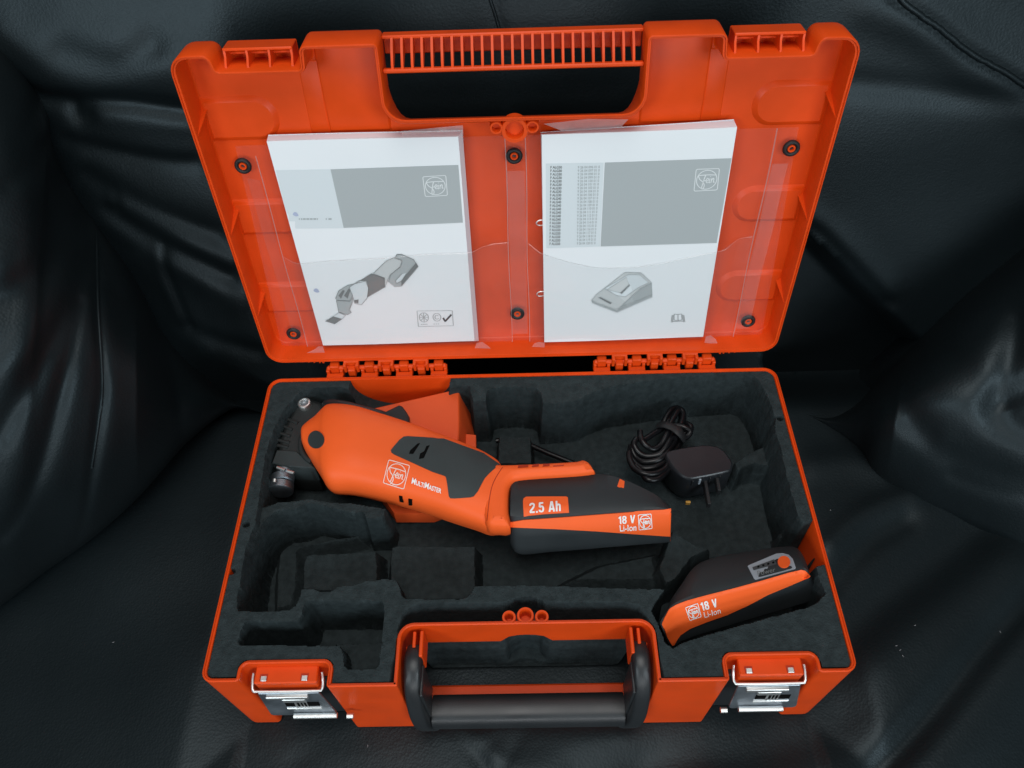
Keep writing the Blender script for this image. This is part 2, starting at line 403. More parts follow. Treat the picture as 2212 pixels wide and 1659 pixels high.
def logo(mb, q, bvh, lift=0.0005, wd=0.035):
    mp = quad_map(q)
    sq = fillet([(0.03, 0.03, 0.06), (0.97, 0.03, 0.06), (0.97, 0.97, 0.06), (0.03, 0.97, 0.06)], 3); sq = sq + [sq[0]]
    stroke(mb, sq, wd, mp, bvh, lift)
    stroke(mb, [(0.5 + 0.41 * math.cos(t), 0.5 + 0.41 * math.sin(t)) for t in np.linspace(0, 2 * math.pi, 33)], wd, mp, bvh, lift)
    for s in ([(0.13, 0.69), (0.5, 0.71), (0.86, 0.69)],
              [(0.15, 0.67), (0.22, 0.52), (0.34, 0.42), (0.42, 0.28), (0.40, 0.14), (0.345, 0.10), (0.33, 0.2), (0.37, 0.4), (0.40, 0.56), (0.44, 0.69)],
              [(0.36, 0.44), (0.46, 0.47)],
              [(0.47, 0.42), (0.55, 0.46), (0.57, 0.53), (0.52, 0.56), (0.48, 0.47), (0.50, 0.37), (0.58, 0.38)],
              [(0.63, 0.55), (0.605, 0.37), (0.65, 0.37)], [(0.64, 0.62), (0.65, 0.645)],
              [(0.70, 0.55), (0.68, 0.36)], [(0.69, 0.45), (0.755, 0.55), (0.79, 0.51), (0.775, 0.38), (0.83, 0.39)]):
        stroke(mb, smooth_open(s, 3) if len(s) > 2 else s, wd * 1.15, mp, bvh, lift)
    return mb

# ================================================================== the case
case = root('tool_case', 'open orange plastic tool case standing on the black leather seat', 'tool case', (0, -0.13, 0.0))

# ---- bottom shell
UB = [(-0.0755 + 0.151 * i / 24, -0.2215) for i in range(25)]
def base_outline(deep=None):
    right = [(0.0865, -0.262, 0.0012), (0.134, -0.262, 0.002), (0.134, -0.2457, 0.0045), (0.1935, -0.2457, 0.0045),
             (0.1935, -0.2575, 0.003), (0.22, -0.2575, 0.008), (0.22, 0.0, 0.011)]
    left = [(-x, y, r) for x, y, r in right[::-1]]
    yb = -0.2215 if deep is None else deep
    pts = left + [(-0.0865, yb, 0.0115)] + [(x, yb, 0) for x, _ in UB if abs(x) < 0.0745] + [(0.0865, yb, 0.0115)] + right
    return ccw(fillet(pts, 6))
OUT = base_outline()
def zbot(x, y):
    if y > -0.24 and y < -0.2 and abs(x) < 0.0866:
        return -0.036 + (0.013 * math.sqrt(max(0, 1 - (x / 0.0185) ** 2)) if abs(x) < 0.0185 else 0)
    return -0.1085
mb = MB()
rings = []
for d, k in ((0.0012, 'b'), (0.0002, 'b2'), (0, 'm'), (0.0, 't0'), (0.0006, 't'), (0.0011, 't'), (0.0013, 't2'), (0.0025, 't2'), (0.0028, 't3'), (0.003, 'i'), (0.0035, 'i')):
    r = []
    P = inset(OUT, d)
    for (x, y), (x0, y0) in zip(P, OUT):
        zb = zbot(x0, y0); shortw = zb > -0.1
        z = {'b': zb, 'b2': zb + 0.001, 'm': zb + 0.004, 't0': -0.0007, 't': 0, 't2': -0.0012, 't3': -0.002, 'i': zb + 0.004}[k]
        if shortw and k == 'b': x, y = inset_keep = (x0 + (x - x0) * 0.3, y0 + (y - y0) * 0.3)
        r.append(base(x, y, z))
    rings.append(r)
loops(mb, rings, False, False)
n = len(OUT); k0 = 0; kl = (len(rings) - 1) * n
mb.f += [(kl + i, kl + (i + 1) % n, (i + 1) % n, i) for i in range(n)]
base_shell = put('base_shell', mb, ORANGE, case, 40)
mb = MB(); prism(mb, inset(base_outline(-0.2), 0.0035), base, [(0.0005, -0.1082), (0, -0.1065), (0, -0.1045)])
put('base_floor', mb, ORANGE, base_shell, 40)
# bar across the front of the handle opening, corner brackets, moulded ring bosses
mb = MB(); box(mb, base, -0.0862, 0.0862, -0.262, -0.2335, -0.1086, -0.0995, 0.0015)
put('lower_bar', mb, ORANGE, base_shell)
for s in (-1, 1):
    mb = MB()
    fr = lambda a, b, c, s=s: base(s * a, b, c)
    box(mb, fr, 0.0715, 0.0740, -0.2415, -0.2235, -0.030, -0.004, 0.0006)
    box(mb, fr, 0.0738, 0.0845, -0.2415, -0.2392, -0.030, -0.010, 0.0006)
    box(mb, fr, 0.0740, 0.0845, -0.2395, -0.2345, -0.018, -0.0135, 0.0004)
    box(mb, fr, 0.0770, 0.0792, -0.2345, -0.2235, -0.024, -0.006, 0.0004)
    box(mb, fr, 0.0738, 0.0842, -0.2340, -0.2318, -0.026, -0.012, 0.0004)
    put('handle_bracket', mb, ORANGE, base_shell)
for x, R in ((-0.0118, 0.0049), (-0.0003, 0.0060), (0.0112, 0.0049)):
    mb = MB(); lathe(mb, base(x, -0.2212 + R, -0.018), (0, 0, 1), [(R - .0002, 0), (R, 0.0165), (R - .0003, 0.0175), (R - 0.0016, 0.0175), (R - 0.0019, 0.0165), (R - 0.0021, 0.006), (0.0001, 0.006)], 26)
    put('ring_boss', mb, ORANGE, base_shell)

# ---- lid shell
LDI, LDO = -0.0235, -0.0268
def lid_outline():
    right = [(0.22, 0.0, 0.013), (0.22, 0.2645, 0.0125), (0.1925, 0.2645, 0.0065), (0.1905, 0.2535, 0.0025), (0.1360, 0.2535, 0.0025),
             (0.1345, 0.2685, 0.0050), (0.0845, 0.2685, 0.0032), (0.0855, 0.218, 0.0125)]
    left = [(-x, y, r) for x, y, r in right[::-1]]
    return ccw(fillet(right + left, 6))
LOUT = lid_outline()
mb = MB()
def lidU(u, v, wz):
    k = max(0, min(1, (0.2265 - v) / 0.0085)) if abs(u) < 0.0885 and v > 0.2 else 0
    return lid(u, v + 0.0115 * wz / 0.027 * k, wz)
prism(mb, LOUT, lidU, [(0.0022, LDO), (0.0012, LDO + 0.0005), (0.0003, LDO + 0.0016), (0, LDO + 0.004), (0, -0.0006), (0.0005, 0), (0.0011, 0), (0.00125, -0.0012),
                      (0.0026, -0.0012), (0.0029, -0.002), (0.0032, LDI + 0.0020), (0.0035, LDI + 0.0006), (0.0042, LDI)])
for s in (-1, 1):                                   # pads, steps and braces moulded into the panel
    fr = lambda a, b, c, s=s: lid(s * a, b, c)
    for v0, v1 in ((0.196, 0.2275), (0.117, 0.1475), (0.0385, 0.0695)):
        pad = fillet([(0.217, v0, 0), (0.217, v1, 0), (0.1655, v1, 0.0150), (0.1655, v0, 0.0150)], 9)
        prism(mb, pad, fr, [(-0.0012, LDI - 0.0005), (0.0, LDI + 0.0003), (0.0017, LDI + 0.0019), (0.0032, LDI + 0.0027)], False, True)
    st = [(0.0875, 0.2005), (0.131, 0.2005), (0.131, 0.2650), (0.0875, 0.2650)]
    prism(mb, st, fr, [(-0.0008, LDI - 0.0005), (0, LDI + 0.0002), (0.0008, LDI + 0.0013), (0.0016, LDI + 0.0017)], False, True)
    st = [(0.131, 0.1995), (0.1445, 0.1995), (0.1437, 0.2505), (0.1305, 0.2505)]
    prism(mb, st, fr, [(-0.0006, LDI - 0.0005), (0, LDI + 0.0001), (0.0008, LDI + 0.0006)], False, True)
    for v in (0.208, 0.128, 0.049):
        tri = [(0.2172, v + 0.012, LDI), (0.2172, v + 0.0002, -0.002), (0.2118, v + 0.013, LDI)]
        q = [fr(a, b, c) for a, b, c in tri] + [fr(a, b + 0.0009, c) for a, b, c in tri]
        mb.add(q, [(0, 1, 2), (5, 4, 3), (0, 3, 4, 1), (1, 4, 5, 2), (2, 5, 3, 0)])
lid_shell = put('lid_shell', mb, ORANGE, case, 40)
for u, R in ((-0.0125, 0.0047), (0, 0.0098), (0.0122, 0.0047)):
    mb = MB(); lathe(mb, lid(u, 0.2095 if abs(u) > .005 else 0.2075, -0.0085), LN, [(R * .96, 0), (R * 0.94, 0.0058), (R * 0.9, 0.0066), (R * 0.66, 0.0066), (R * 0.62, 0.0058), (R * 0.60, 0.001), (0.0001, 0.001)], 28)
    put('ring_boss', mb, ORANGE, lid_shell)
# grip bar with its ribs, closing the handle opening at the top
mb = MB()
box(mb, lid, -0.0847, 0.0847, 0.2640, 0.2664, LDO + 0.0010, -0.0185, 0.0007)
box(mb, lid, -0.0847, 0.0847, 0.2525, 0.2662, LDO + 0.0002, LDO + 0.0024, 0.0007)
box(mb, lid, -0.0847, 0.0847, 0.2472, 0.2500, -0.0088, -0.0050, 0.0008)
grip_bar = put('grip_bar', mb, ORANGE, lid_shell)
RIB = None
for i in range(25):
    u = -0.0782 + 0.1562 * i / 24
    mb = MB()
    prof = [(0.2560, LDO + 0.0020), (0.2490, -0.0085), (0.2490, -0.0058), (0.2520, -0.0068), (0.2600, -0.0130), (0.2657, -0.0190), (0.2657, LDO + 0.0020)]
    loops(mb, [[lid(u + a, v, c) for v, c in prof] for a in (-0.0008, 0.0008)])
    put('rib', mb, ORANGE, lid_shell, 30)
# strike plates for the two latches
for s in (-1, 1):
    fr = lambda a, b, c, s=s: lid(s * a, b, c)
    mb = MB()
    box(mb, fr, 0.1415, 0.1868, 0.2528, 0.2640, LDO + 0.0010, LDO + 0.0030, 0.0006)
    box(mb, fr, 0.1415, 0.1868, 0.2624, 0.2644, LDO + 0.0028, -0.0105, 0.0006)
    box(mb, fr, 0.1420, 0.1864, 0.2575, 0.2592, LDO + 0.0028, LDO + 0.0080, 0.0004)
    put('strike_plate', mb, ORANGE, lid_shell)
    for u in (0.1424, 0.1570, 0.1714, 0.1858):
        mb = MB()
        prof = [(0.2530, LDO + 0.0020), (0.2530, -0.0062), (0.2550, -0.0068), (0.2590, -0.0100), (0.2632, -0.0108), (0.2632, LDO + 0.0020)]
        loops(mb, [[fr(u + a, v, c) for v, c in prof] for a in (-0.0007, 0.0007)]); put('strike_fin', mb, ORANGE, lid_shell, 30)
# ---- hinges: interlocking knuckles
HY, HZ = 0.0085, 0.0022
for x0, x1 in ((-0.1710, -0.0640), (0.0625, 0.1695)):
    mb = MB(); tube(mb, [base(x0 + 0.002, HY, HZ), base(x1 - 0.002, HY, HZ)], 0.0022, 12)
    hinge = put('hinge', mb, ORANGE, case)
    wds = [0.0158, 0.0146, 0.0158, 0.0146, 0.0158, 0.0146, 0.0158]; x = x0; sc = (x1 - x0) / sum(wds)
    for i, wd in enumerate(wds):
        wd *= sc; a, b = x + 0.0006, x + wd - 0.0006; x += wd
        mb = MB()
        if i % 2 == 0:                             # fixed to the bottom shell
            box(mb, base, a, b, -0.0006, 0.0052, -0.0070, -0.0010, 0.0005)
            box(mb, base, a, a + 0.0028, 0.0040, 0.0100, -0.0070, 0.0030, 0.0005)
            box(mb, base, b - 0.0028, b, 0.0040, 0.0100, -0.0070, 0.0030, 0.0005)
            box(mb, base, a + 0.0032, b - 0.0032, 0.0060, 0.0128, -0.0050, 0.0062, 0.0008)
        else:                                      # fixed to the lid
            fr = lid
            box(mb, base, a, b, 0.0085, 0.0130, 0.0045, 0.0098, 0.0005)
            box(mb, base, a, a + 0.0026, 0.0045, 0.0110, 0.0000, 0.0092, 0.0005)
            box(mb, base, b - 0.0026, b, 0.0045, 0.0110, 0.0000, 0.0092, 0.0005)
            box(mb, base, a + 0.0034, b - 0.0034, 0.0030, 0.0090, -0.0048, 0.0045, 0.0008)
        put('knuckle', mb, ORANGE, hinge)
# teeth under the lower corners of the lid
for s in (-1, 1):
    mb = MB()
    for i in range(7):
        u = 0.176 + i * 0.005
        box(mb, lid, s * u - 0.0006, s * u + 0.0006, -0.0028, 0.001, -0.020 + 0.0006 * i, -0.002 - 0.0005 * i, 0)
    box(mb, lid, s * 0.173 - 0.0008, s * 0.173 + 0.0008, -0.0030, 0.001, -0.021, -0.002, 0)
    a, b = sorted((s * 0.173, s * 0.209)); box(mb, lid, a, b, -0.0034, -0.0020, -0.0200, -0.0175, 0.0005); put('corner_comb', mb, ORANGE, lid_shell)


# ---- carrying handle hanging in the front opening
mb = MB()
def arm(s):
    path = smooth_open([base(s * 0.0783, -0.236, -0.016), base(s * 0.0783, -0.2455, -0.0125), base(s * 0.0786, -0.2555, -0.022), base(s * 0.0789, -0.2615, -0.045), base(s * 0.0785, -0.2635, -0.068), base(s * 0.0765, -0.2625, -0.084), base(s * 0.0700, -0.2605, -0.0890)], 5)
    rings = []
    for i, p in enumerate(path):
        t = path[min(i + 1, len(path) - 1)] - path[max(i - 1, 0)]; t /= np.linalg.norm(t)
        ux = np.array([1.0, 0, 0]) - t * t[0]; ux /= np.linalg.norm(ux); uy = np.cross(t, ux)
        hw = 0.0062 if i > 2 else 0.0056; hd = 0.0085
        rings.append([p + ux * hw * np.sign(math.cos(q)) * abs(math.cos(q)) ** .45 + uy * hd * np.sign(math.sin(q)) * abs(math.sin(q)) ** .55 for q in np.linspace(0, 2 * math.pi, 20, endpoint=False)])
    loops(mb, rings)
mb = MB()
xs = [-0.0715, -0.0712, 0.0712, 0.0715]; rings = []
for x, sc in zip(xs, (0.93, 1, 1, 0.93)):
    rings.append([base(x, -0.2580 + sc * 0.0115 * np.sign(math.cos(q)) * abs(math.cos(q)) ** .75, -0.0825 + sc * 0.0125 * np.sign(math.sin(q)) * abs(math.sin(q)) ** .75) for q in np.linspace(0, 2 * math.pi, 32, endpoint=False)])
loops(mb, rings); handle = put('carry_handle', mb, BLACK, case, 50)
for s in (-1, 1):
    mb = MB(); arm(s); put('handle_arm', mb, BLACK, handle, 50)
for s in (-1, 1):
    mb = MB(); box(mb, base, s * 0.0722 - 0.0010, s * 0.0722 + 0.0010, -0.2650, -0.2440, -0.070, -0.014, 0.0006); put('handle_web', mb, BLACK, handle)

# ---- latches in the two front recesses
def latch(s):
    fr = lambda a, b, c: base(a, b, c)
    x0, x1 = (-0.1858, -0.1428) if s < 0 else (0.1430, 0.1860)
    mb = MB(); box(mb, fr, x0, x1, -0.2570, -0.2450, -0.0240, -0.0070, 0.0008)
    tab = put('latch_tab', mb, ORANGE, case)
    for f in (0.15, 0.80):
        xx = x0 + (x1 - x0) * f
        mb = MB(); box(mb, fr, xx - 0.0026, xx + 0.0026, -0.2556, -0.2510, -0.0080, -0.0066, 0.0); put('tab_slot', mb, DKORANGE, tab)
        mb = MB(); box(mb, fr, xx - 0.0019, xx + 0.0022, -0.2556, -0.2521, -0.0080, -0.00625, 0.0003); put('spring_end', mb, STEEL, tab)
    mb = MB(); a_, b_ = sorted((s * 0.1905, s * 0.1365)); box(mb, fr, a_, b_, -0.2500, -0.2440, -0.1075, -0.0300, 0.001); put('recess_shade_panel', mb, BLACK, case)  # black panel added in place of the deep shade inside the recess
    # wire bail round the tab
    zz = -0.0145
    wire = smooth_open([base(x0 - 0.0022, -0.2490, -0.010), base(x0 - 0.0028, -0.2545, zz + .001), base(x0 - 0.0020, -0.2590, zz - 0.001), base(x0 + 0.0030, -0.2597, zz - 0.0015), base(x1 - 0.003, -0.2597, zz - 0.0015), base(x1 + 0.0020, -0.2590, zz - 0.001), base(x1 + 0.0028, -0.2545, zz + .001), base(x1 + 0.0022, -0.2490, -0.010)], 4)
    mb = MB(); tube(mb, wire, 0.00095, 10); bail = put('wire_bail', mb, STEEL, case)
    # the lever plate, hanging open below
    xc = (x0 + x1) / 2
    P0 = np.array(base(xc, -0.2592, -0.0180)); dn = np.array([0, -0.12, -1.0]); dn /= np.linalg.norm(dn); out = np.cross([1.0, 0, 0], dn); out = -out if out[1] > 0 else out
    lf = lambda a, b, c: P0 + np.array([a, 0, 0]) + dn * b + out * c
    hw = 0.0212; sh = 0.0 if s < 0 else 0.0
    mb = MB(); prism(mb, fillet([(-hw, 0.0, 0.001), (hw, 0.0, 0.001), (hw + 0.006, 0.0385, 0.003), (-hw, 0.0385, 0.003)], 4), lf, [(0.0004, 0), (0, 0.0004), (0, 0.0012), (0.0004, 0.0016)])
    lever = put('latch_lever', mb, DARKSTEEL, case)
    for (a0, a1, b0, b1, hgt) in ((-0.0155, 0.0135, 0.0015, 0.0050, 0.0040), (-0.0125, 0.0125, 0.0062, 0.0076, 0.0026), (-0.0062, 0.0100, 0.0082, 0.0130, 0.0030), (-0.0065, 0.0185, 0.0235, 0.0250, 0.0026), (-0.0065, 0.0185, 0.0265, 0.0280, 0.0018)):
        mb = MB(); box(mb, lf, a0, a1, b0, b1, 0.0012, hgt, 0.0004); put('lever_rib', mb, STEEL, lever)
    for a0 in (0.0010, 0.0045, 0.0068, 0.0092):
        mb = MB(); box(mb, lf, a0, a0 + (0.0016 if a0 < 0.002 else 0.0007), 0.0130, 0.0232, 0.0012, 0.0026, 0.0002); put('lever_rib', mb, STEEL, lever)
    mb = MB(); box(mb, lf, -0.0060, 0.0180, 0.0150, 0.0215, 0.0014, 0.0021, 0.0002); put('lever_window', mb, VOID, lever)
    mb = MB(); tube(mb, [lf(-0.0035 if s < 0 else -0.0150, 0.0350, 0.0035), lf(0.0275 if s < 0 else 0.0160, 0.0350, 0.0035)], 0.0021, 12); put('hinge_pin', mb, STEEL, lever)
    a0 = 0.0345 if s < 0 else -0.0275
    mb = MB(); tube(mb, [lf(a0, 0.0362, 0.0035), lf(a0 + 0.0045, 0.0362, 0.0035)], 0.0021, 12); put('hinge_pin', mb, STEEL, lever)
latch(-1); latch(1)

# ---- document pouch held to the lid by black washers
def film_sheet(poly, wfun, step=0.008):
    mb = MB(); poly = ccw(poly); poly = dens(poly, step); pts = [Vector(p) for p in poly]; n = len(poly)
    xs = [p[0] for p in poly]; ys = [p[1] for p in poly]
    for gx in np.arange(min(xs) + step, max(xs), step):
        for gy in np.arange(min(ys) + step, max(ys), step):
            ins = False
            for i in range(n):
                (x1, y1), (x2, y2) = poly[i - 1], poly[i]
                if (y1 > gy) != (y2 > gy) and gx < (x2 - x1) * (gy - y1) / (y2 - y1) + x1: ins = not ins
            if ins: pts.append(Vector((gx, gy)))
    r = delaunay_2d_cdt(pts, [(i, (i + 1) % n) for i in range(n)], [list(range(n))], 1, 1e-6)
    return mb.add([lid(p.x, p.y, wfun(p.x, p.y)) for p in r[0]], [tuple(f) for f in r[2]])
bw = lambda u, v: -0.0192 + 0.0006 * math.sin(u * 60) * math.sin(v * 45)
mb = film_sheet([(-0.212, 0.003), (0.212, 0.003), (0.200, 0.1955), (0.0095, 0.1955), (-0.0095, 0.1955), (-0.200, 0.1935)], bw)
pouch = put('document_pouch', mb, FILM, case, 180)
def fw(u, v):
    c = 0.0
    for a, b in ((-0.176, -0.037), (0.017, 0.162)):
        e = min(u - a, b - u); c = max(c, max(0, min(1, (e + 0.012) / 0.012)))
    b = max(0, min(1, (v - 0.002) / 0.008))
    return -0.0178 + (0.0092 * c) * b + 0.0005 * math.sin(u * 90 + v * 50)
def front_top(pts): return [(0.0 + x, y) for x, y in pts]
FT = {-1: [(-0.0075, 0.1065), (-0.036, 0.1045), (-0.070, 0.1035), (-0.098, 0.1020), (-0.140, 0.1000), (-0.173, 0.0985), (-0.187, 0.0995)],
      1: [(0.184, 0.1065), (0.169, 0.1045), (0.158, 0.1000), (0.135, 0.0945), (0.112, 0.0895), (0.087, 0.0862), (0.062, 0.0872), (0.040, 0.0935), (0.021, 0.1010), (0.0085, 0.107)]}
for s in (-1, 1):
    lo = [(-0.1885, 0.003), (-0.0080, 0.0005)] if s < 0 else [(0.0080, 0.0005), (0.1855, 0.002)]
    mb = film_sheet(lo + FT[s], fw, 0.006); put('pouch_front', mb, FRONTFILM, pouch, 180)
    mb = MB(); tube(mb, [lid(u, v, fw(u, v) + 0.0003) for u, v in smooth_open(FT[s], 4)], 0.00022, 6); put('pouch_edge', mb, SHEETBACK, pouch)
    top = [(-0.079, 0.2035), (-0.0360, 0.2055), (-0.0365, 0.195), (-0.079, 0.195)] if s < 0 else [(0.020, 0.206), (0.050, 0.2085), (0.079, 0.2065), (0.074, 0.2010), (0.055, 0.1985), (0.034, 0.2000)]
    mb = film_sheet(top, lambda u, v: -0.0150 + 0.0012 * math.sin(u * 50), 0.006); put('pouch_flap', mb, SEAM, pouch, 180)
for u0, u1, v1, wd in ((-0.1868, -0.1885, 0.186, 0.0012), (-0.0072, -0.0074, 0.195, 0.0014), (0.0072, 0.0080, 0.195, 0.0014), (0.1842, 0.1862, 0.196, 0.0016)):
    mb = MB(); P = [lid(u0 + (u1 - u0) * t + 0.0004 * math.sin(9 * t), v1 + (0.004 - v1) * t, -0.0172 + 0.0005 * math.sin(7 * t)) for t in np.linspace(0, 1, 26)]
    tube(mb, P, wd * 0.55, 8, squash=0.5); put('pouch_seam', mb, SEAM, pouch)
for u0, u1 in ((-0.0066, 0.0066), (0.1870, 0.1985), (-0.1985, -0.1895)):
    mb = film_sheet([(u0, 0.012), (u1, 0.012), (u1, 0.168 if u0 > 0 or u1 > 0 else 0.166), (u0, 0.168)], lambda u, v: -0.0182 + 0.0008 * math.sin(v * 70), 0.005)
    put('pouch_margin', mb, SHEETBACK if u1 > 0 else FILM, pouch, 180)
mb = MB()
for i in range(120):
    u = -0.17 + 0.34 * i / 119
    box(mb, lid, u - 0.0006, u + 0.0006, 0.0004, 0.0022, -0.0182, -0.0172, 0)
o = put('weld_stitches', mb, SEAM, pouch, 0); o['kind'] = 'stuff'
for pts in ([(10, 4), (12, 8), (16, 9.5), (21, 8.5), (21, 3)], [(160, 4), (160, 11), (164, 12.5), (169, 8), (172, 2)], [(-188, 3), (-180, 7), (-176, 10.5), (-172, 10), (-172, 2)], [(-40, 4), (-38, 10), (-33, 11), (-28, 6), (-26, 3)]):
    mb = film_sheet([(a / 1000, b / 1000) for a, b in pts], lambda u, v: -0.0092, 0.004); put('pouch_gusset', mb, SEAM, pouch, 180)
for u, v in ((-0.1985, 0.178), (-0.001, 0.180), (0.198, 0.180), (-0.198, 0.0175), (-0.002, 0.034), (0.197, 0.0195)):
    mb = MB(); lathe(mb, lid(u, v, -0.0196), LN, [(0.0060, 0), (0.0062, 0.0010), (0.0058, 0.0022), (0.0048, 0.0028), (0.0038, 0.0026), (0.0031, 0.0016), (0.0030, 0.0002)], 26)
    g = put('washer', mb, RUBBER, case, 60)
    mb = MB(); lathe(mb, lid(u, v, -0.0215), LN, [(0.0029, 0), (0.0029, 0.0036), (0.0026, 0.0041), (0.0017, 0.0041), (0.0015, 0.0036), (0.0014, 0.0012), (0.0001, 0.0012)], 20)
    put('boss', mb, ORANGE, g)

# ================================================================== foam insert
def sdf(poly, X, Y):
    P = np.array(poly, float); n = len(P); d = np.full(X.shape, 1e9); ins = np.zeros(X.shape, bool)
    for i in range(n):
        a = P[i - 1]; b = P[i]; e = b - a; L2 = e @ e + 1e-18
        t = np.clip(((X - a[0]) * e[0] + (Y - a[1]) * e[1]) / L2, 0, 1)
        d = np.minimum(d, (X - a[0] - e[0] * t) ** 2 + (Y - a[1] - e[1] * t) ** 2)
        c = (a[1] > Y) != (b[1] > Y)
        if abs(e[1]) > 1e-12: ins ^= c & (X < e[0] * (Y - a[1]) / e[1] + a[0])
    d = np.sqrt(d); return np.where(ins, -d, d)
FT0 = -0.0015
ST = 0.0007
gx = np.arange(-0.2195, 0.2196, ST); gy = np.arange(-0.2617, -0.0004, ST)
X, Y = np.meshgrid(gx, gy)
# ragged cut: jitter the sampling position a little
jx = sum(np.sin(X * f + Y * g + p) * a for f, g, p, a in ((510, 390, 1, .00014), (-370, 520, 2, .00014), (1500, -1350, 3, .00005)))
jy = sum(np.sin(X * f + Y * g + p) * a for f, g, p, a in ((430, -560, 4, .00014), (540, 450, 5, .00014), (-1300, 1450, 6, .00005)))
XJ, YJ = X + jx, Y + jy
hh = np.full(X.shape, FT0) + 0.0006 * np.sin(X * 31 + 1) * np.sin(Y * 27)
def sstep(t): t = np.clip(t, 0, 1); return t * t * (3 - 2 * t)
def cut(poly, floor, soft=0.0030):
    global hh
    t = np.clip(-sdf(poly, XJ, YJ) / soft + 0.1, 0, 1); hh = np.minimum(hh, hh + (floor - hh) * t)
def fill(poly, level, soft=0.003):
    global hh
    t = np.clip(-sdf(poly, XJ, YJ) / soft + 0.2, 0, 1); hh = np.maximum(hh, hh + (level - hh) * t)
def zp(*segs):
    r = []
    for zf, pts in segs: r += bxy(zf, pts, FT0)
    return r
MAIN = zp((A, [(270, 730), (300, 620), (345, 500), (400, 400), (440, 350), (529, 262), (660, 232), (800, 232), (884, 250), (905, 268), (1005, 352), (1130, 374), (1400, 300), (1640, 232), (1680, 220), (1742, 222), (1772, 330), (1868, 333), (1880, 254)]),
          (B, [(262, 238), (420, 226), (570, 240), (605, 272), (620, 352), (740, 345), (870, 330), (960, 282), (1100, 232), (1300, 200), (1500, 174), (1800, 144), (2080, 122), (2150, 145)]),
          (C3, [(1262, 178), (1322, 272), (1385, 450), (1385, 540), (1420, 650), (1460, 850), (1500, 1000), (1550, 1165), (1585, 1212), (1690, 1200), (1780, 1190), (1900, 1500)]),
          (F6, [(1640, 215), (1590, 216), (1490, 240), (1520, 350), (1562, 430), (1515, 490), (1450, 530), (1000, 650), (700, 735), (540, 785), (460, 830), (410, 790), (365, 680), (310, 560), (335, 500), (405, 405), (400, 385)]),
          (E5, [(2050, 215), (1700, 212), (1400, 200), (1100, 192), (680, 192), (655, 240), (620, 282), (560, 288), (180, 286), (155, 265), (130, 180), (115, 150)]),
          (D4, [(1590, 328), (1480, 327), (1390, 345)]),
          (H8, [(1640, 915), (1500, 972), (1320, 992), (1250, 1042), (1130, 1042), (1060, 1012), (930, 1022), (910, 1100), (870, 1200), (800, 1245), (600, 1262), (260, 1258), (238, 1225), (240, 1130), (270, 980), (310, 700), (340, 560)]),
          (A, [(200, 1220), (220, 1080), (245, 900)]))
cut(MAIN, -0.060)
RIDGE = zp((H8, [(300, 560), (370, 465), (412, 400), (490, 300), (545, 225), (640, 152), (850, 128), (960, 72), (1060, 76), (1200, 112), (1440, 172), (1560, 168), (1590, 232), (1800, 230), (1845, 185)]),
           (A, [(1155, 1060), (1010, 1040), (900, 1020), (760, 1015), (650, 1000), (590, 985), (480, 1002), (340, 1012), (255, 1045), (200, 1050), (120, 1200), (90, 1330)]))
fill(RIDGE, -0.009, 0.003)
def zq(zf, pts, z): return bxy(zf, pts, z)
fill(zq(H8, [(640, 640), (700, 560), (790, 490), (1000, 495), (1250, 430), (1580, 388), (1640, 500), (1300, 560), (940, 620), (930, 1000), (860, 1250), (600, 1300), (610, 900)], -0.046), -0.046, 0.006)
fill(zq(H8, [(935, 640), (1000, 600), (1300, 590), (1790, 560), (1812, 890), (1780, 1000), (1320, 1100), (1000, 1080), (900, 1060), (900, 800)], -0.032), -0.032, 0.005)
fill(zq(K2, [(412, 205), (500, 195), (940, 200), (945, 460), (900, 560), (500, 560), (400, 440), (395, 300)], -0.034), -0.034, 0.005)
fill(zq(K2, [(1300, 470), (1420, 390), (1620, 290), (1990, 215), (2030, 470)], -0.038), -0.038, 0.010)
fill(zq(C3, [(1060, 770), (1180, 690), (1330, 625), (1440, 640), (1480, 900), (1400, 872), (1340, 828), (1250, 806), (1180, 826), (1110, 872)], -0.034), -0.034, 0.004)
fill(zq(F6, [(330, 260), (440, -60), (560, 20), (660, 75), (742, 92), (775, 130), (700, 155), (620, 195), (560, 270), (500, 350), (400, 400)], -0.026), -0.026, 0.004)
fill(zq(B, [(285, 570), (550, 575), (560, 800), (280, 800)], -0.036), -0.036, 0.003)
fill(zq(C3, [(1400, 1280), (1510, 1265), (1530, 1330), (1410, 1340)], -0.040), -0.040, 0.003)
POCK = zp((D4, [(490, 642), (870, 642), (902, 600), (922, 512), (952, 492), (1470, 490), (1493, 520), (1488, 640), (1478, 780), (1452, 955), (1430, 982), (1235, 984), (1212, 955), (1202, 850), (1180, 816), (800, 808), (450, 806), (440, 780), (470, 690)]))
cut(POCK, -0.052)
fill(zq(D4, [(1100, 782), (1400, 775), (1520, 775), (1500, 1050), (1180, 1050), (1150, 860)], -0.022), -0.022, 0.003)
# hollow round the handle opening
UCUT = zp((E5, [(40, 940), (60, 880), (82, 740), (112, 640), (118, 520), (150, 400), (215, 340), (300, 315), (850, 318), (880, 322), (905, 312), (960, 292), (1050, 280), (1150, 292), (1185, 312), (1300, 312), (1780, 312), (1870, 335), (1935, 420), (1985, 520), (1995, 690), (2035, 740), (2060, 880), (2070, 940)]))
t = sstep(-sdf(UCUT, XJ, YJ) / 0.0125 + 0.02)
hh = np.minimum(hh, hh + (-0.105 - hh) * t)
cut(zp((E5, [(862, 430), (890, 350), (930, 312), (985, 290), (1050, 282), (1120, 290), (1170, 310), (1215, 360), (1245, 430), (1245, 600), (862, 600)])), -0.1, 0.003)
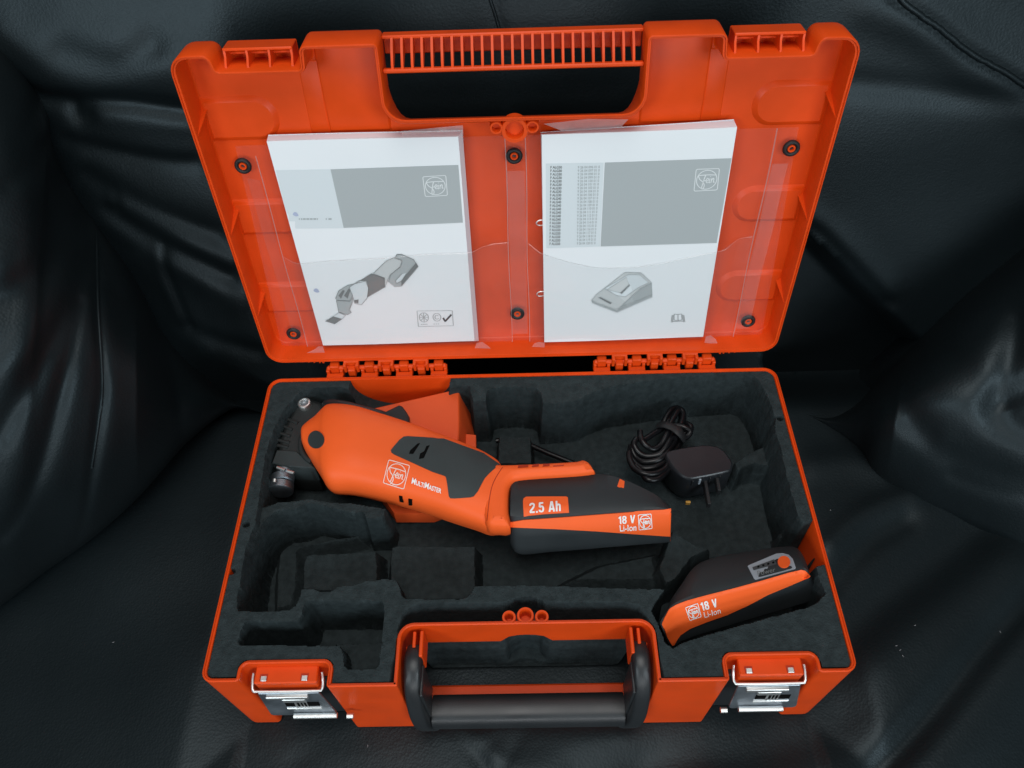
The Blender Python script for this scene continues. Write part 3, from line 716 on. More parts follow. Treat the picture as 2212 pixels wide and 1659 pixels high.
# thumb scoop at the back wall
x0, rr = -0.1055, 0.0435
inside = np.abs(XJ - x0) < rr
sc = FT0 - 0.036 * np.sqrt(np.clip(1 - ((XJ - x0) / rr) ** 2, 0, 1))
hh = np.where(inside & (Y > -0.047), np.minimum(hh, sc + np.clip((-0.012 - Y), 0, 1) * 0.1), hh)
# nibbles in the rim of the foam
for nx, ny in ((-0.2125, -0.140), (-0.2155, -0.178), (0.2168, -0.17), (0.213, -0.052)):
    t = sstep(1.3 - np.hypot(X - nx, Y - ny) / 0.0022); hh = hh + (-0.016 - hh) * t
gyy, gxx = np.gradient(hh, ST); steep = np.hypot(gxx, gyy) > 0.7
hh = hh + np.where(steep, 0.0, 0.00010) * rng.standard_normal(X.shape)
keep = sdf(inset(OUT, 0.0028), X, Y) < 0
idx = -np.ones(X.shape, int); mb = MB()
ok = keep
idx[ok] = np.arange(ok.sum())
V = np.stack([X[ok], Y[ok], hh[ok] + H], 1)
q = ok[:-1, :-1] & ok[1:, :-1] & ok[:-1, 1:] & ok[1:, 1:]
F = np.stack([idx[:-1, :-1][q], idx[:-1, 1:][q], idx[1:, 1:][q], idx[1:, :-1][q]], 1)
foam_loc = Vector((0, -0.13, 0.004))
me = bpy.data.meshes.new('foam_insert'); me.from_pydata((V - np.array(foam_loc)).tolist(), [], F.tolist()); me.update()
me.polygons.foreach_set('use_smooth', [True] * len(me.polygons)); me.set_sharp_from_angle(angle=math.radians(48)); me.materials.append(FOAM)
foam = bpy.data.objects.new('foam_insert', me); COL.objects.link(foam); foam.location = foam_loc; ROOTLOC[foam.name] = foam_loc
foam['label'] = 'black foam insert with cut out pockets filling the bottom of the orange case'; foam['category'] = 'foam insert'

# ================================================================== booklets in the pouch
def booklet(name, label, c, back, wc, wb, curve=0.0):
    """c: cover corners TL TR BR BL in the lid plane (u, v)"""
    c = [np.array(p) for p in c]; bk = [np.array(p) for p in back]
    rt = root(name, label, 'booklet', tuple(lid(*((c[2] + c[3]) / 2), wb)))
    rt['group'] = 'instruction booklets in the clear pouch'
    def surf(s, t, q, wz, bulge):
        p = (q[3] * (1 - s) + q[2] * s) * (1 - t) + (q[0] * (1 - s) + q[1] * s) * t
        return lid(p[0], p[1], wz + bulge * math.sin(math.pi * s) * t ** 1.5 + 0.0004 * math.sin(5 * s + 3 * t))
    NX, NY = 18, 24; g = [[(i / NX, j / NY) for i in range(NX + 1)] for j in range(NY + 1)]
    def slab(q0, w0, q1, w1, b0, b1):
        mb = MB(); vs = []
        for q, wz, bl in ((q0, w0, b0), (q1, w1, b1)):
            vs += [surf(i / NX, j / NY, q, wz, bl) for j in range(NY + 1) for i in range(NX + 1)]
        n = (NX + 1) * (NY + 1); fs = []
        for j in range(NY):
            for i in range(NX):
                a = j * (NX + 1) + i; fs += [(a, a + 1, a + NX + 2, a + NX + 1), (n + a, n + a + NX + 1, n + a + NX + 2, n + a + 1)]
        edge = [i for i in range(NX)] + [j * (NX + 1) + NX for j in range(NY)] + [NY * (NX + 1) + i for i in range(NX, 0, -1)] + [j * (NX + 1) for j in range(NY, 0, -1)]
        for k in range(len(edge)):
            a, b = edge[k], edge[(k + 1) % len(edge)]; fs.append((a, n + a, n + b, b))
        return mb.add(vs, fs)
    mid = [(a + b) / 2 for a, b in zip(c, bk)]
    cover = put('cover', slab(c, wc, c, wc - 0.0006, curve, curve), PAPER, rt, 40)
    sh = np.array([0, -0.0004])
    put('pages', slab([c[0] * .97 + bk[0] * .03, c[1] * .97 + bk[1] * .03, c[2], c[3]], wc - 0.0008, [p + sh for p in bk], wb + 0.0006, curve, curve * .6), PAGES, rt, 40)
    put('back_cover', slab(bk, wb + 0.0003, bk, wb, curve * .6, curve * .6), PAPER, rt, 40)
    return rt, cover
def printed(name, parent, bvh, mtl, fn, label=None):
    mb = MB(); fn(mb); o = put(name, mb, mtl, parent, 0)
    if label: o['label'] = label
    return o
def poly_print(zf, pts, bvh, lift=0.0002, step=14):
    return lambda mb: lay(mb, dens([zf(*p) for p in pts], 12), bvh, lift, step)
tool_book, cov1 = booklet('manual_booklet', 'white booklet with a power tool drawn on its cover, left side of pouch',
    luv(S0, [(576, 305), (990, 294.5), (1025, 737), (698, 746)], -0.0105), luv(S0, [(579.5, 291), (999, 280.5), (1034, 735.5), (700, 744)], -0.0182), -0.0105, -0.0182)
b1 = bvh_of(cov1)
q = lambda zf, pts: [zf(*p) for p in pts]
printed('grey_panel', cov1, b1, INK_L, poly_print(S0, [(595.5, 367.5), (714, 365.5), (742.5, 492), (627, 493)], b1))
printed('grey_panel', cov1, b1, INK_M, poly_print(S0, [(714, 365.5), (990, 356), (1000, 480.5), (742.5, 492)], b1))
printed('emblem', cov1, b1, LOGO_W, lambda mb: logo(mb, q(T2, [(482, 1277), (660, 1266), (673, 1420), (502, 1430)]), b1, 0.0004, 0.034))
draw = [(INK_M, [(1405, 552), (1440, 551), (1528, 590), (1562, 640), (1440, 782), (1392, 786), (1345, 750), (1360, 700), (1432, 640), (1442, 595), (1390, 580)]),
        (INK_S, [(1235, 690), (1330, 600), (1392, 572), (1446, 600), (1430, 645), (1358, 700), (1340, 740), (1322, 792), (1312, 722)]),
        (INK_L, [(1395, 745), (1445, 690), (1475, 690), (1440, 745), (1405, 762)]),
        (INK_D, [(1440, 742), (1545, 615), (1556, 640), (1440, 776)]),
        (INK_D, [(1110, 762), (1222, 692), (1318, 724), (1318, 790), (1192, 864), (1200, 795), (1180, 745)]),
        (INK_L, [(1062, 790), (1130, 742), (1185, 745), (1202, 795), (1190, 870), (1150, 916), (1102, 908), (1085, 850)]),
        (INK_D, [(1100, 885), (1128, 880), (1126, 905), (1104, 902)]),
        (INK_M, [(962, 870), (985, 815), (1050, 776), (1110, 762), (1062, 790), (1085, 850), (1066, 890), (972, 884)]),
        (INK_D, [(985, 850), (1015, 812), (1028, 815), (1000, 872)]), (INK_D, [(1025, 850), (1058, 800), (1068, 812), (1048, 872)]),
        (INK_M, [(968, 886), (1066, 892), (1088, 860), (1082, 905), (1060, 955), (1078, 972), (1050, 988), (985, 970)]),
        (INK_L, [(985, 974), (1036, 992), (1010, 1020), (945, 1002)]), (INK_D, [(945, 1002), (1010, 1021), (955, 1056), (888, 1036)])]
for i, (mt_, pts) in enumerate(draw):
    printed('drawing', cov1, b1, mt_, poly_print(T4, pts, b1, 0.0003 + 0.00004 * i, None))
def outlines(mb):
    mp = lambda u, v: np.array(T4(u, v))
    for mt_, pts in draw: stroke(mb, pts + [pts[0]], 2.6, mp, b1, 0.0010)
printed('outline', cov1, b1, INK_D, outlines)
def icons(mb):
    mp = quad_map(q(T4, [(1552, 965), (1808, 962), (1816, 1072), (1562, 1078)]))
    for s in ([(0, 0), (0, 1)], [(1, 0), (1, 1)], [(0, 1), (1, 1)], [(0, 0), (1, 0)]): stroke(mb, s, 0.02, mp, b1, 0.0004)
    for cx_, r in ((0.18, 0.13), (0.55, 0.11)):
        stroke(mb, [(cx_ + r * math.cos(t), 0.58 + r * 2.3 * math.sin(t)) for t in np.linspace(0, 6.283, 25)], 0.025, mp, b1, 0.0004)
    for a in np.linspace(0, 3.14, 5): stroke(mb, [(0.18 - 0.12 * math.cos(a), 0.58 - 0.27 * math.sin(a)), (0.18 + 0.12 * math.cos(a), 0.58 + 0.27 * math.sin(a))], 0.022, mp, b1, 0.0004)
    stroke(mb, [(0.55 + 0.055 * math.cos(t), 0.58 + 0.13 * math.sin(t)) for t in np.linspace(0.6, 5.7, 15)], 0.025, mp, b1, 0.0004)
    for x_ in (0.08, 0.13, 0.18, 0.23, 0.44, 0.5, 0.56): stroke(mb, [(x_, 0.14), (x_ + 0.035, 0.14)], 0.04, mp, b1, 0.0004)
printed('approval_mark', cov1, b1, INK_M, icons)
def tick(mb):
    mp = quad_map(q(T4, [(1740, 985), (1805, 985), (1805, 1045), (1740, 1045)]))
    stroke(mb, [(0.03, 0.5), (0.25, 0.08), (0.95, 0.9)], 0.2, mp, b1, 0.0004)
printed('tick_mark', cov1, b1, INK_K, tick)
def tiny(mb):
    mp = quad_map(q(T4, [(690, 285), (940, 285), (940, 310), (690, 310)]))
    for a, b in ((0.02, 0.05), (0.08, 0.12), (0.14, 0.22), (0.24, 0.32), (0.34, 0.42), (0.44, 0.52), (0.54, 0.57), (0.80, 0.83), (0.88, 0.97)):
        stroke(mb, [(a, 0.5), (b, 0.5)], 0.45, mp, b1, 0.0004)
printed('small_print', cov1, b1, INK_M, tiny)
for x_, y_ in ((672, 262), (823, 816)):
    printed('ink_spot', cov1, b1, INK_B, poly_print(T4, [(x_ + (20 + 4 * math.sin(3 * t)) * math.cos(t), y_ + 15 * math.sin(t + .3)) for t in np.linspace(0, 6, 14)], b1, 0.0005, None))

chg_book, cov2 = booklet('manual_booklet', 'white booklet with a battery charger drawn on its cover, right side of pouch',
    luv(S0, [(1170, 291), (1592, 274), (1519, 728), (1176, 739)], -0.0095), luv(S0, [(1168, 285), (1585, 257), (1516, 726), (1177, 738)], -0.0182), -0.0095, -0.0182, 0.0012)
b2 = bvh_of(cov2)
printed('grey_panel', cov2, b2, INK_L, poly_print(S0, [(1179, 353), (1304, 351), (1296.5, 532), (1180, 536)], b2))
printed('grey_panel', cov2, b2, INK_M, poly_print(S0, [(1306.5, 351), (1580, 341.5), (1548, 524.5), (1297.5, 532)], b2))
printed('emblem', cov2, b2, LOGO_W, lambda mb: logo(mb, q(T3, [(624, 1222), (803, 1216), (786, 1381), (606, 1391)]), b2, 0.0004, 0.034))
rows1 = ['F ALG30'] * 9 + ['F ALG40'] * 7 + ['F ALG50'] * 7
rows2 = ['9 26 04 %03d 01 0' % k for k in (96, 97, 98, 99, 100, 101, 103, 104, 106, 107, 108, 109, 110, 111, 112, 113, 114, 115, 116, 117, 118, 119, 120)]
printed('type_list', cov2, b2, INK_D, lambda mb: write(mb, '\n'.join(rows1), [(1189, 358), (1214, 358), (1210, 529), (1187, 529)], b2, 0.0004, bold=0.03, space=1.0))
printed('number_list', cov2, b2, INK_M, lambda mb: write(mb, '\n'.join(rows2), [(1248, 358), (1296, 357), (1286, 527), (1246, 528)], b2, 0.0004, bold=0.02))
draw = [(INK_M, [(606, 885), (650, 905), (780, 950), (1046, 845), (1046, 862), (790, 974), (612, 905)]),
        (INK_S, [(608, 882), (640, 845), (850, 682), (965, 686), (1042, 756), (960, 800), (830, 920), (790, 962), (640, 905)]),
        (INK_M, [(792, 962), (832, 920), (962, 802), (1042, 758), (1046, 848)]),
        (INK_L, [(700, 800), (870, 700), (955, 700), (1020, 756), (950, 790), (850, 860), (790, 850)]),
        (INK_S, [(720, 806), (860, 716), (880, 775), (830, 835)]),
        (INK_D, [(655, 866), (672, 862), (756, 904), (742, 914)]), (INK_D, [(815, 830), (880, 770), (886, 778), (822, 840)])]
for i, (mt_, pts) in enumerate(draw):
    printed('drawing', cov2, b2, mt_, poly_print(T5, pts, b2, 0.0003 + 0.00004 * i, None))
def outlines(mb):
    mp = lambda u, v: np.array(T5(u, v))
    for mt_, pts in draw: stroke(mb, pts + [pts[0]], 2.6, mp, b2, 0.0010)
printed('outline', cov2, b2, INK_M, outlines)
def bookicon(mb):
    mp = quad_map(q(T5, [(1185, 985), (1282, 983), (1284, 1045), (1185, 1047)]))
    for s in ([(0.2, 0.25), (0.22, 0.95), (0.5, 0.9), (0.5, 0.2), (0.2, 0.25)], [(0.5, 0.2), (0.8, 0.25), (0.78, 0.95), (0.5, 0.9)], [(0.1, 0.0), (0.14, 0.85)], [(0, 0), (0.06, 0.8)], [(0.9, 0), (0.86, 0.85)], [(1, 0), (0.94, 0.8)], [(0.1, 0.1), (0.9, 0.1)]):
        stroke(mb, s, 0.04, mp, b2, 0.0004)
printed('book_symbol', cov2, b2, INK_D, bookicon)
for v in (0.1275, 0.0595):                          # loops of the stapled back
    mb = MB(); tube(mb, smooth_open([lid(0.0215, v + 0.0022, -0.0125), lid(0.0165, v + 0.0022, -0.0120), lid(0.0145, v, -0.0118), lid(0.0165, v - 0.0022, -0.0120), lid(0.0215, v - 0.0022, -0.0125)], 4), 0.0005, 8)
    put('staple_loop', mb, STEEL, chg_book)

# ================================================================== orange accessory box under the tool
ZB = -0.010
acc = root('accessory_box', 'plain red orange plastic box tucked under the power tool', 'box', tuple(bp(*A(1300, 700), -0.055)))
poly = bxy(A, [(900, 480), (1040, 382), (1657, 240), (1676, 270), (1676, 450), (1670, 640), (1660, 740), (1100, 800), (900, 700)], ZB)
mb = MB(); prism(mb, fillet([(x, y, 0.0015) for x, y in poly], 3), base, [(-0.010, -0.050), (-0.0015, ZB - 0.010), (0, ZB - 0.0015), (0.0006, ZB - 0.0004), (0.0014, ZB)])
put('box_body', mb, BOX_ORANGE, acc)
poly = bxy(A, [(1655, 560), (1795, 575), (1797, 700), (1660, 760)], ZB - 0.02)
mb = MB(); prism(mb, poly, base, [(0, ZB - 0.034), (0, ZB - 0.0204), (0.0004, ZB - 0.020)]); put('box_flange', mb, BOX_ORANGE, acc)
poly = bxy(A, [(1000, 800), (1640, 900), (1560, 1120), (1480, 1150), (1200, 1150), (1150, 1080), (1090, 1000)], -0.040)
mb = MB(); prism(mb, poly, base, [(0, -0.055), (0, -0.0415), (0.0006, -0.040)]); put('box_skirt', mb, BOX_ORANGE, acc)

# ================================================================== the power tool
tool = root('power_tool', 'orange and black cordless oscillating power tool lying in the foam with its battery fitted', 'power tool', tuple(bp(*A(1250, 800), -0.05)))
def st(zf, a, b, z, h, l=0.0): return (bp(*zf(*a), z), bp(*zf(*b), z), h, l)
mb = MB()
ZT = -0.012
def st(zf, a, b, z, h, l=0.0):
    k = 20 * min(1, h / 0.02); return (bp(*zf(a[0], a[1] + 4), z), bp(*zf(b[0], b[1] - k), z), h, l)
S = [st(A, (540, 600), (542, 660), ZT, 0.006), st(A, (552, 555), (560, 712), ZT, 0.0135), st(A, (590, 515), (600, 780), ZT, 0.0155, 0.0005), st(A, (650, 472), (645, 850), ZT, 0.0170, 0.001),
     st(A, (700, 425), (680, 910), ZT, 0.0185, 0.0015), st(A, (745, 398), (715, 970), ZT, 0.0205, 0.002), st(A, (830, 398), (770, 1003), ZT, 0.0225, 0.002), st(A, (950, 417), (880, 1008), ZT, 0.0235, 0.002),
     st(A, (1090, 453), (1010, 1030), ZT, 0.0230, 0.001), st(A, (1300, 515), (1225, 1078), ZT, 0.0225, 0.0), st(A, (1500, 588), (1420, 1135), ZT, 0.0220, 0.0),
     st(A, (1700, 662), (1620, 1205), ZT, 0.0215, 0.0), st(A, (1850, 722), (1790, 1262), ZT, 0.0195, 0.0), st(A, (1960, 790), (1900, 1300), ZT, 0.0180, 0.0), st(B, (330, 850), (330, 1285), ZT, 0.0165, 0.0)]
station_body(mb, S, 36, 4, 2.9)
body = put('housing', mb, TOOL_ORANGE, tool, 60)
# battery foot: the Gamma shaped end of the housing
foot = [(160, 745), (215, 748), (260, 762), (320, 772), (500, 767), (700, 757), (868, 747), (905, 736), (945, 745), (972, 768), (992, 800), (1003, 832), (870, 852), (600, 870), (450, 884), (410, 900), (384, 935), (374, 1000), (376, 1120), (384, 1222), (300, 1226), (235, 1222), (200, 1180), (180, 1100), (170, 1000), (165, 850)]
pl = bxy(B, foot, 0.006); pl = [tuple(p) for p in smooth_closed(pl, 2)]
mb = MB(); prism(mb, pl, base, [(0.004, -0.0165), (0.0010, -0.0140), (0, -0.010), (0, -0.0020), (0.0008, 0.0020), (0.0022, 0.0044), (0.0042, 0.0056), (0.0070, 0.0060)])
foot_o = put('battery_foot', mb, TOOL_ORANGE, tool, 50)
bt = bvh_of(body, foot_o)
def sheet(name, zf, pts, mtl, parent, bvh, lift, step=16, thick=0.0012, smooth=True, lab=None):
    mb = MB(); lay(mb, dens([zf(*p) for p in pts], 10), bvh, lift, step, thick)
    o = put(name, mb, mtl, parent, 50 if smooth else 0)
    if lab: o['label'] = lab
    return o
# raised ring round the head and the seam line near the foot
grip = sheet('soft_grip', A, [(1178, 690), (1195, 668), (1240, 615), (1270, 592), (1300, 588), (1480, 600), (1520, 606), (1560, 606), (1640, 635), (1850, 712), (1965, 792), (1900, 848), (1860, 890), (1830, 945), (1810, 985), (1780, 1022), (1755, 1030), (1640, 1038), (1610, 1035), (1600, 1022), (1590, 950), (1580, 890), (1572, 876), (1480, 845), (1200, 718), (1182, 705)], GRIP, tool, bt, 0.0007)
bg_ = bvh_of(grip)
for pts in ([(1372, 640), (1392, 636), (1340, 715), (1310, 714), (1318, 690)], [(1436, 658), (1460, 652), (1418, 745), (1382, 752), (1390, 712), (1420, 695)]):
    sheet('vent_slot', A, pts, VOID, grip, bg_, 0.0003, None, 0)
sheet('round_button', A, [(638 + 58 * math.cos(t), 612 + 63 * math.sin(t)) for t in np.linspace(0, 2 * math.pi, 32, endpoint=False)], GRIP, tool, bt, 0.0009, 14)
for pts in ([(1240, 1015), (1262, 1020), (1272, 1060), (1245, 1055)], [(1308, 1037), (1335, 1043), (1334, 1082), (1310, 1080)]):
    sheet('vent_slot', A, pts, VOID, body, bt, 0.0010, 5, 0.0012)
for a, b, y in ((440, 518, 806), (542, 594, 800), (620, 673, 797), (698, 778, 788)):
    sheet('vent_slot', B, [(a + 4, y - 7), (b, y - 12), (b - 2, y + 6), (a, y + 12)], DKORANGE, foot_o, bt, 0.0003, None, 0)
printed('emblem', body, bt, LOGO_P, lambda mb: logo(mb, q(A, [(1160, 752), (1322, 797), (1277, 975), (1118, 926)]), bt, 0.0006, 0.034))
printed('lettering', body, bt, WHITE, lambda mb: write(mb, 'MultiMaster', q(A, [(1336, 887), (1550, 960), (1543, 1003), (1328, 930)]), bt, 0.0006, bold=0.02, smallcaps=True))
printed('moulding_seam', foot_o, bt, DKORANGE, lambda mb: stroke(mb, smooth_open([(330, 812), (285, 880), (250, 960), (232, 1060), (224, 1140), (218, 1200)], 4), 5, lambda u, v: np.array(B(u, v)), bt, 0.0003))
# gear head, darker metal, with cooling ribs, lever and spindle
ZH = -0.014
head_px = [(640, 300), (720, 285), (800, 290), (900, 330), (1000, 370), (1020, 470), (1000, 600), (930, 800), (870, 1000), (880, 1200), (865, 1335), (760, 1330), (600, 1330), (420, 1300), (262, 1265), (290, 1180), (330, 1075), (345, 950), (390, 800), (450, 660), (540, 490), (600, 370)]
pl = bxy(G7, head_px, ZH)
mb = MB(); prism(mb, [tuple(p) for p in smooth_closed(pl, 2)], base, [(0.002, -0.055), (0, -0.05), (0, ZH - 0.006), (0.0012, ZH - 0.0025), (0.003, ZH - 0.0007), (0.005, ZH)])
head = put('gear_head', mb, CASTBLACK, tool, 40)
for a, b in (((470, 625), (640, 690)), ((425, 730), (560, 790)), ((385, 835), (530, 885)), ((350, 935), (520, 975)), ((345, 1010), (500, 1040))):
    mb = MB(); tube(mb, [bp(*G7(*a), ZH - 0.001), bp(*G7(*b), ZH)], 0.0016, 8); put('cooling_rib', mb, CASTBLACK, head, 60)
mb = MB(); prism(mb, [tuple(p) for p in bxy(G7, [(330, 1070), (620, 1090), (880, 1330), (640, 1325), (420, 1305), (258, 1262)], ZH + 0.001)], base, [(0, ZH - 0.02), (0, ZH), (0.0008, ZH + 0.001)]); put('head_plate', mb, GRIP, head)
mb = MB(); c = bp(*A(640, 640), ZH); 
mb2 = [bp(*A(640 + 118 * math.cos(t), 640 + 135 * math.sin(t)), ZH + 0.002) for t in np.linspace(1.9, 4.4, 18)]
tube(mb, mb2, 0.0022, 8); put('head_collar', mb, CASTBLACK, head, 60)
mb = MB(); c = bp(*G7(742, 425), ZH + 0.001); lathe(mb, c, (0, 0, 1), [(0.0056, -0.001), (0.0058, 0.0030), (0.0052, 0.0040), (0.0040, 0.0042), (0.0034, 0.0032), (0.0033, 0.0005), (0.0001, 0.0005)], 28)
put('pivot_ring', mb, STEEL, tool, 40)
mb = MB(); lathe(mb, c, (0, 0, 1), [(0.0030, 0.0), (0.0030, 0.0016), (0.0001, 0.0016)], 20); put('pivot_pin', mb, DARKSTEEL, tool, 40)
mb = MB(); tube(mb, smooth_open([bp(*G7(a, b), z) for a, b, z in ((1050, 425, -0.008), (1120, 425, -0.005), (1300, 440, -0.003), (1500, 480, -0.003), (1650, 520, -0.004), (1770, 560, -0.006), (1900, 610, -0.010))], 4), [0.0046 + 0.0006 * math.sin(i / 3) for i in range(25)], 14)
lever = put('clamp_lever', mb, BLACK, tool, 60)
pl = bxy(A, [(1080, 432), (1150, 395), (1238, 352), (1262, 362), (1290, 400), (1312, 440), (1312, 520), (1250, 520), (1188, 490), (1130, 470)], -0.003)
mb = MB(); prism(mb, [tuple(p) for p in pl], base, [(0.001, -0.016), (0, -0.0055), (0.0008, -0.0035), (0.0018, -0.003)]); put('lever_end', mb, RUBBER, lever)
# spindle and clamping nose, its axis lies along the head
def cyl(a, b, r, mtl, name, z):
    P0, P1 = bp(*A(*a), z), bp(*A(*b), z); d = P1 - P0; L = np.linalg.norm(d)
    mb = MB(); lathe(mb, P0, d, [(r * 0.9, 0), (r, 0.0008), (r, L - 0.0008), (r * 0.9, L)], 26); return put(name, mb, mtl, tool, 40)
cyl((414, 806), (410, 866), 0.0070, DARKSTEEL, 'spindle_collar', -0.021)
cyl((394, 874), (389, 926), 0.0095, DARKSTEEL, 'spindle', -0.024)
cyl((384, 934), (376, 992), 0.0104, DARKSTEEL, 'clamp_disc', -0.026)
for a, b in (((352, 812), (410, 832)), ((425, 838), (475, 852))):
    mb = MB(); tube(mb, [bp(*A(*a), -0.0118), bp(*A(*b), -0.0118)], 0.0013, 8); put('bright_washer', mb, STEEL, tool)
mb = MB(); tube(mb, [bp(*A(334, 897), -0.0120), bp(*A(331, 920), -0.0125)], 0.0016, 8); put('bright_lug', mb, STEEL, tool)

# ---- battery packs: rows of points from the far edge over the crease to the lower edge
def pack(rows, name, parent, mtl, per=4, cap=True):
    R = np.array(rows)                         # stations x points x 3
    S = np.stack([np.array(smooth_open(R[:, k], per)) for k in range(R.shape[1])], 1)
    mb = MB(); loops(mb, [list(s) for s in S], True, True)
    return put(name, mb, mtl, parent, 40)
def section(zf, top, cr, bot, zt, zc, zb, zlow):
    t0, c0, b0 = bp(*zf(*top), zt), bp(*zf(*cr), zc), bp(*zf(*bot), zb)
    tb = t0.copy(); tb[2] = H + zlow; bb = b0.copy(); bb[2] = H + zlow; bb[1] += 0.006; tb[1] -= 0.004
    mid = (t0 * .5 + c0 * .5); up = np.array([0, 0, 0.0010])
    e = 0.06
    return [tb, t0 - up * 2.2, t0 * (1 - e) + c0 * e + up * .2, mid + up, t0 * .12 + c0 * .88 + up * .4, c0 * .94 + b0 * .06, c0 * .5 + b0 * .5 + up * .3, c0 * .08 + b0 * .92, b0 - up * 2.5, bb]
PX = [(386, 950, 1150, 1345), (390, 918, 1150, 1362), (400, 897, 1150, 1385), (430, 880, 1150, 1420), (500, 873, 1148, 1434), (650, 866, 1140, 1418), (850, 856, 1131, 1402), (1000, 850, 1124, 1390), (1100, 856, 1119, 1381), (1200, 884, 1118, 1373), (1320, 938, 1116, 1363), (1440, 1005, 1114, 1353), (1520, 1072, 1118, 1347), (1548, 1105, 1122, 1343), (1553, 1116, 1126, 1340)]
rows = [section(B, (x, t), (x, c), (x, b), -0.001, 0.005, -0.022, -0.030) for x, t, c, b in PX]
pk = pack(rows, 'battery_pack', tool, BATT)
bk = bvh_of(pk)
stripe = sheet('orange_stripe', B, [(390, 1207), (480, 1192), (800, 1170), (1100, 1147), (1300, 1131), (1450, 1121), (1548, 1116), (1556, 1116), (1555, 1345), (1545, 1345), (1546, 1310), (1300, 1294), (1000, 1272), (700, 1256), (480, 1248), (390, 1244)], TOOL_ORANGE, pk, bk, 0.0008, 6, 0.0015)
tagp = sheet('capacity_tag', B, [(478, 1060), (482, 1040), (500, 1028), (640, 1026), (790, 1026), (803, 1032), (808, 1090), (812, 1142), (640, 1152), (484, 1168), (480, 1110)], TOOL_ORANGE, pk, bk, 0.0007, 6, 0.0012)
bs = bvh_of(stripe, tagp)
printed('lettering', pk, bs, WHITE, lambda mb: write_bold(mb, '2.5 Ah', q(B, [(526, 1072), (750, 1055), (752, 1130), (528, 1146)]), bs))
printed('lettering', pk, bs, WHITE, lambda mb: write_bold(mb, '18 V', q(B, [(1170, 1166), (1290, 1154), (1288, 1213), (1174, 1222)]), bs))
printed('lettering', pk, bs, WHITE, lambda mb: write(mb, 'Li-Ion', q(B, [(1178, 1230), (1302, 1222), (1300, 1270), (1182, 1276)]), bs, 0.0004, bold=0.015))
printed('emblem', pk, bs, WHITE, lambda mb: logo(mb, q(B, [(1310, 1152), (1410, 1144), (1418, 1256), (1318, 1268)]), bs, 0.0004, 0.05))
sheet('release_button', B, [(1160, 868), (1200, 880), (1226, 905), (1215, 915), (1180, 898)], TOOL_ORANGE, pk, bk, 0.0005, None, 0.0006)

spare = root('spare_battery', 'loose black battery pack with an orange stripe and grey power gauge, right in the foam', 'battery', tuple(bp(*F6(900, 500), -0.05)))
PX = [((372, 632), (366, 655), (432, 806)), ((384, 608), (378, 628), (440, 812)), ((402, 580), (398, 598), (452, 818)), ((420, 545), (416, 570), (468, 816)), ((435, 500), (440, 540), (490, 800)), ((470, 440), (480, 515), (530, 772)), ((530, 355), (560, 485), (600, 745)), ((590, 265), (640, 462), (700, 712)), ((660, 205), (730, 440), (820, 676)),
      ((770, 165), (860, 405), (950, 636)), ((920, 138), (1000, 370), (1080, 596)), ((1080, 112), (1130, 335), (1220, 556)), ((1220, 92), (1260, 295), (1340, 520)), ((1330, 88), (1350, 272), (1425, 496)), ((1385, 125), (1405, 264), (1470, 480)), ((1425, 205), (1435, 280), (1500, 455)), ((1448, 290), (1452, 312), (1512, 425))]
rows = [section(F6, t, c, b, -0.010, 0.004, -0.026, -0.036) for t, c, b in PX]
pk2 = pack(rows, 'battery_shell', spare, BATT)
bk2 = bvh_of(pk2)
stripe2 = sheet('orange_stripe', F6, [(438, 545), (480, 520), (560, 490), (700, 452), (900, 402), (1100, 347), (1300, 288), (1390, 268), (1420, 275), (1442, 292), (1455, 316), (1400, 335), (1300, 378), (1150, 440), (1000, 520), (850, 588), (700, 640), (580, 688), (510, 735), (482, 775), (466, 806), (455, 808), (444, 798), (414, 745), (381, 662), (385, 644), (394, 620), (408, 594), (422, 566)], TOOL_ORANGE, pk2, bk2, 0.0009, 5, 0.0015)
bs2 = bvh_of(stripe2)
printed('lettering', pk2, bs2, WHITE, lambda mb: write_bold(mb, '18 V', q(F6, [(655, 502), (770, 470), (782, 530), (672, 562)]), bs2))
printed('lettering', pk2, bs2, WHITE, lambda mb: write(mb, 'Li-Ion', q(F6, [(680, 572), (800, 536), (806, 578), (690, 612)]), bs2, 0.0004))
printed('emblem', pk2, bs2, WHITE, lambda mb: logo(mb, q(F6, [(546, 536), (640, 502), (668, 604), (580, 634)]), bs2, 0.0004, 0.05))
gauge = sheet('power_gauge', F6, [(1003, 242), (1010, 236), (1210, 152), (1255, 148), (1300, 160), (1330, 190), (1350, 250), (1346, 260), (1060, 338), (1048, 330)], GREYLAB, pk2, bk2, 0.0006, None, 0.0006)
bga = bvh_of(gauge)
sheet('gauge_window', F6, [(1036, 248), (1195, 190), (1213, 226), (1045, 270)], INK_K, gauge, bga, 0.0003, None, 0)
for i in range(4):
    sheet('gauge_light', F6, [(1070 + 36 * i, 242 - 10 * i), (1086 + 36 * i, 236 - 10 * i), (1090 + 36 * i, 248 - 10 * i), (1075 + 36 * i, 254 - 10 * i)], VOID, gauge, bga, 0.0005, None, 0)
sheet('gauge_button', F6, [(1266 + 46 * math.cos(t), 212 + 43 * math.sin(t)) for t in np.linspace(0, 6.28, 22, endpoint=False)], TOOL_ORANGE, gauge, bga, 0.0008, None, 0.0006)
printed('lettering', gauge, bga, INK_D, lambda mb: write(mb, 'Power', q(F6, [(1070, 276), (1200, 250), (1205, 280), (1078, 312)]), bga, 0.0004))

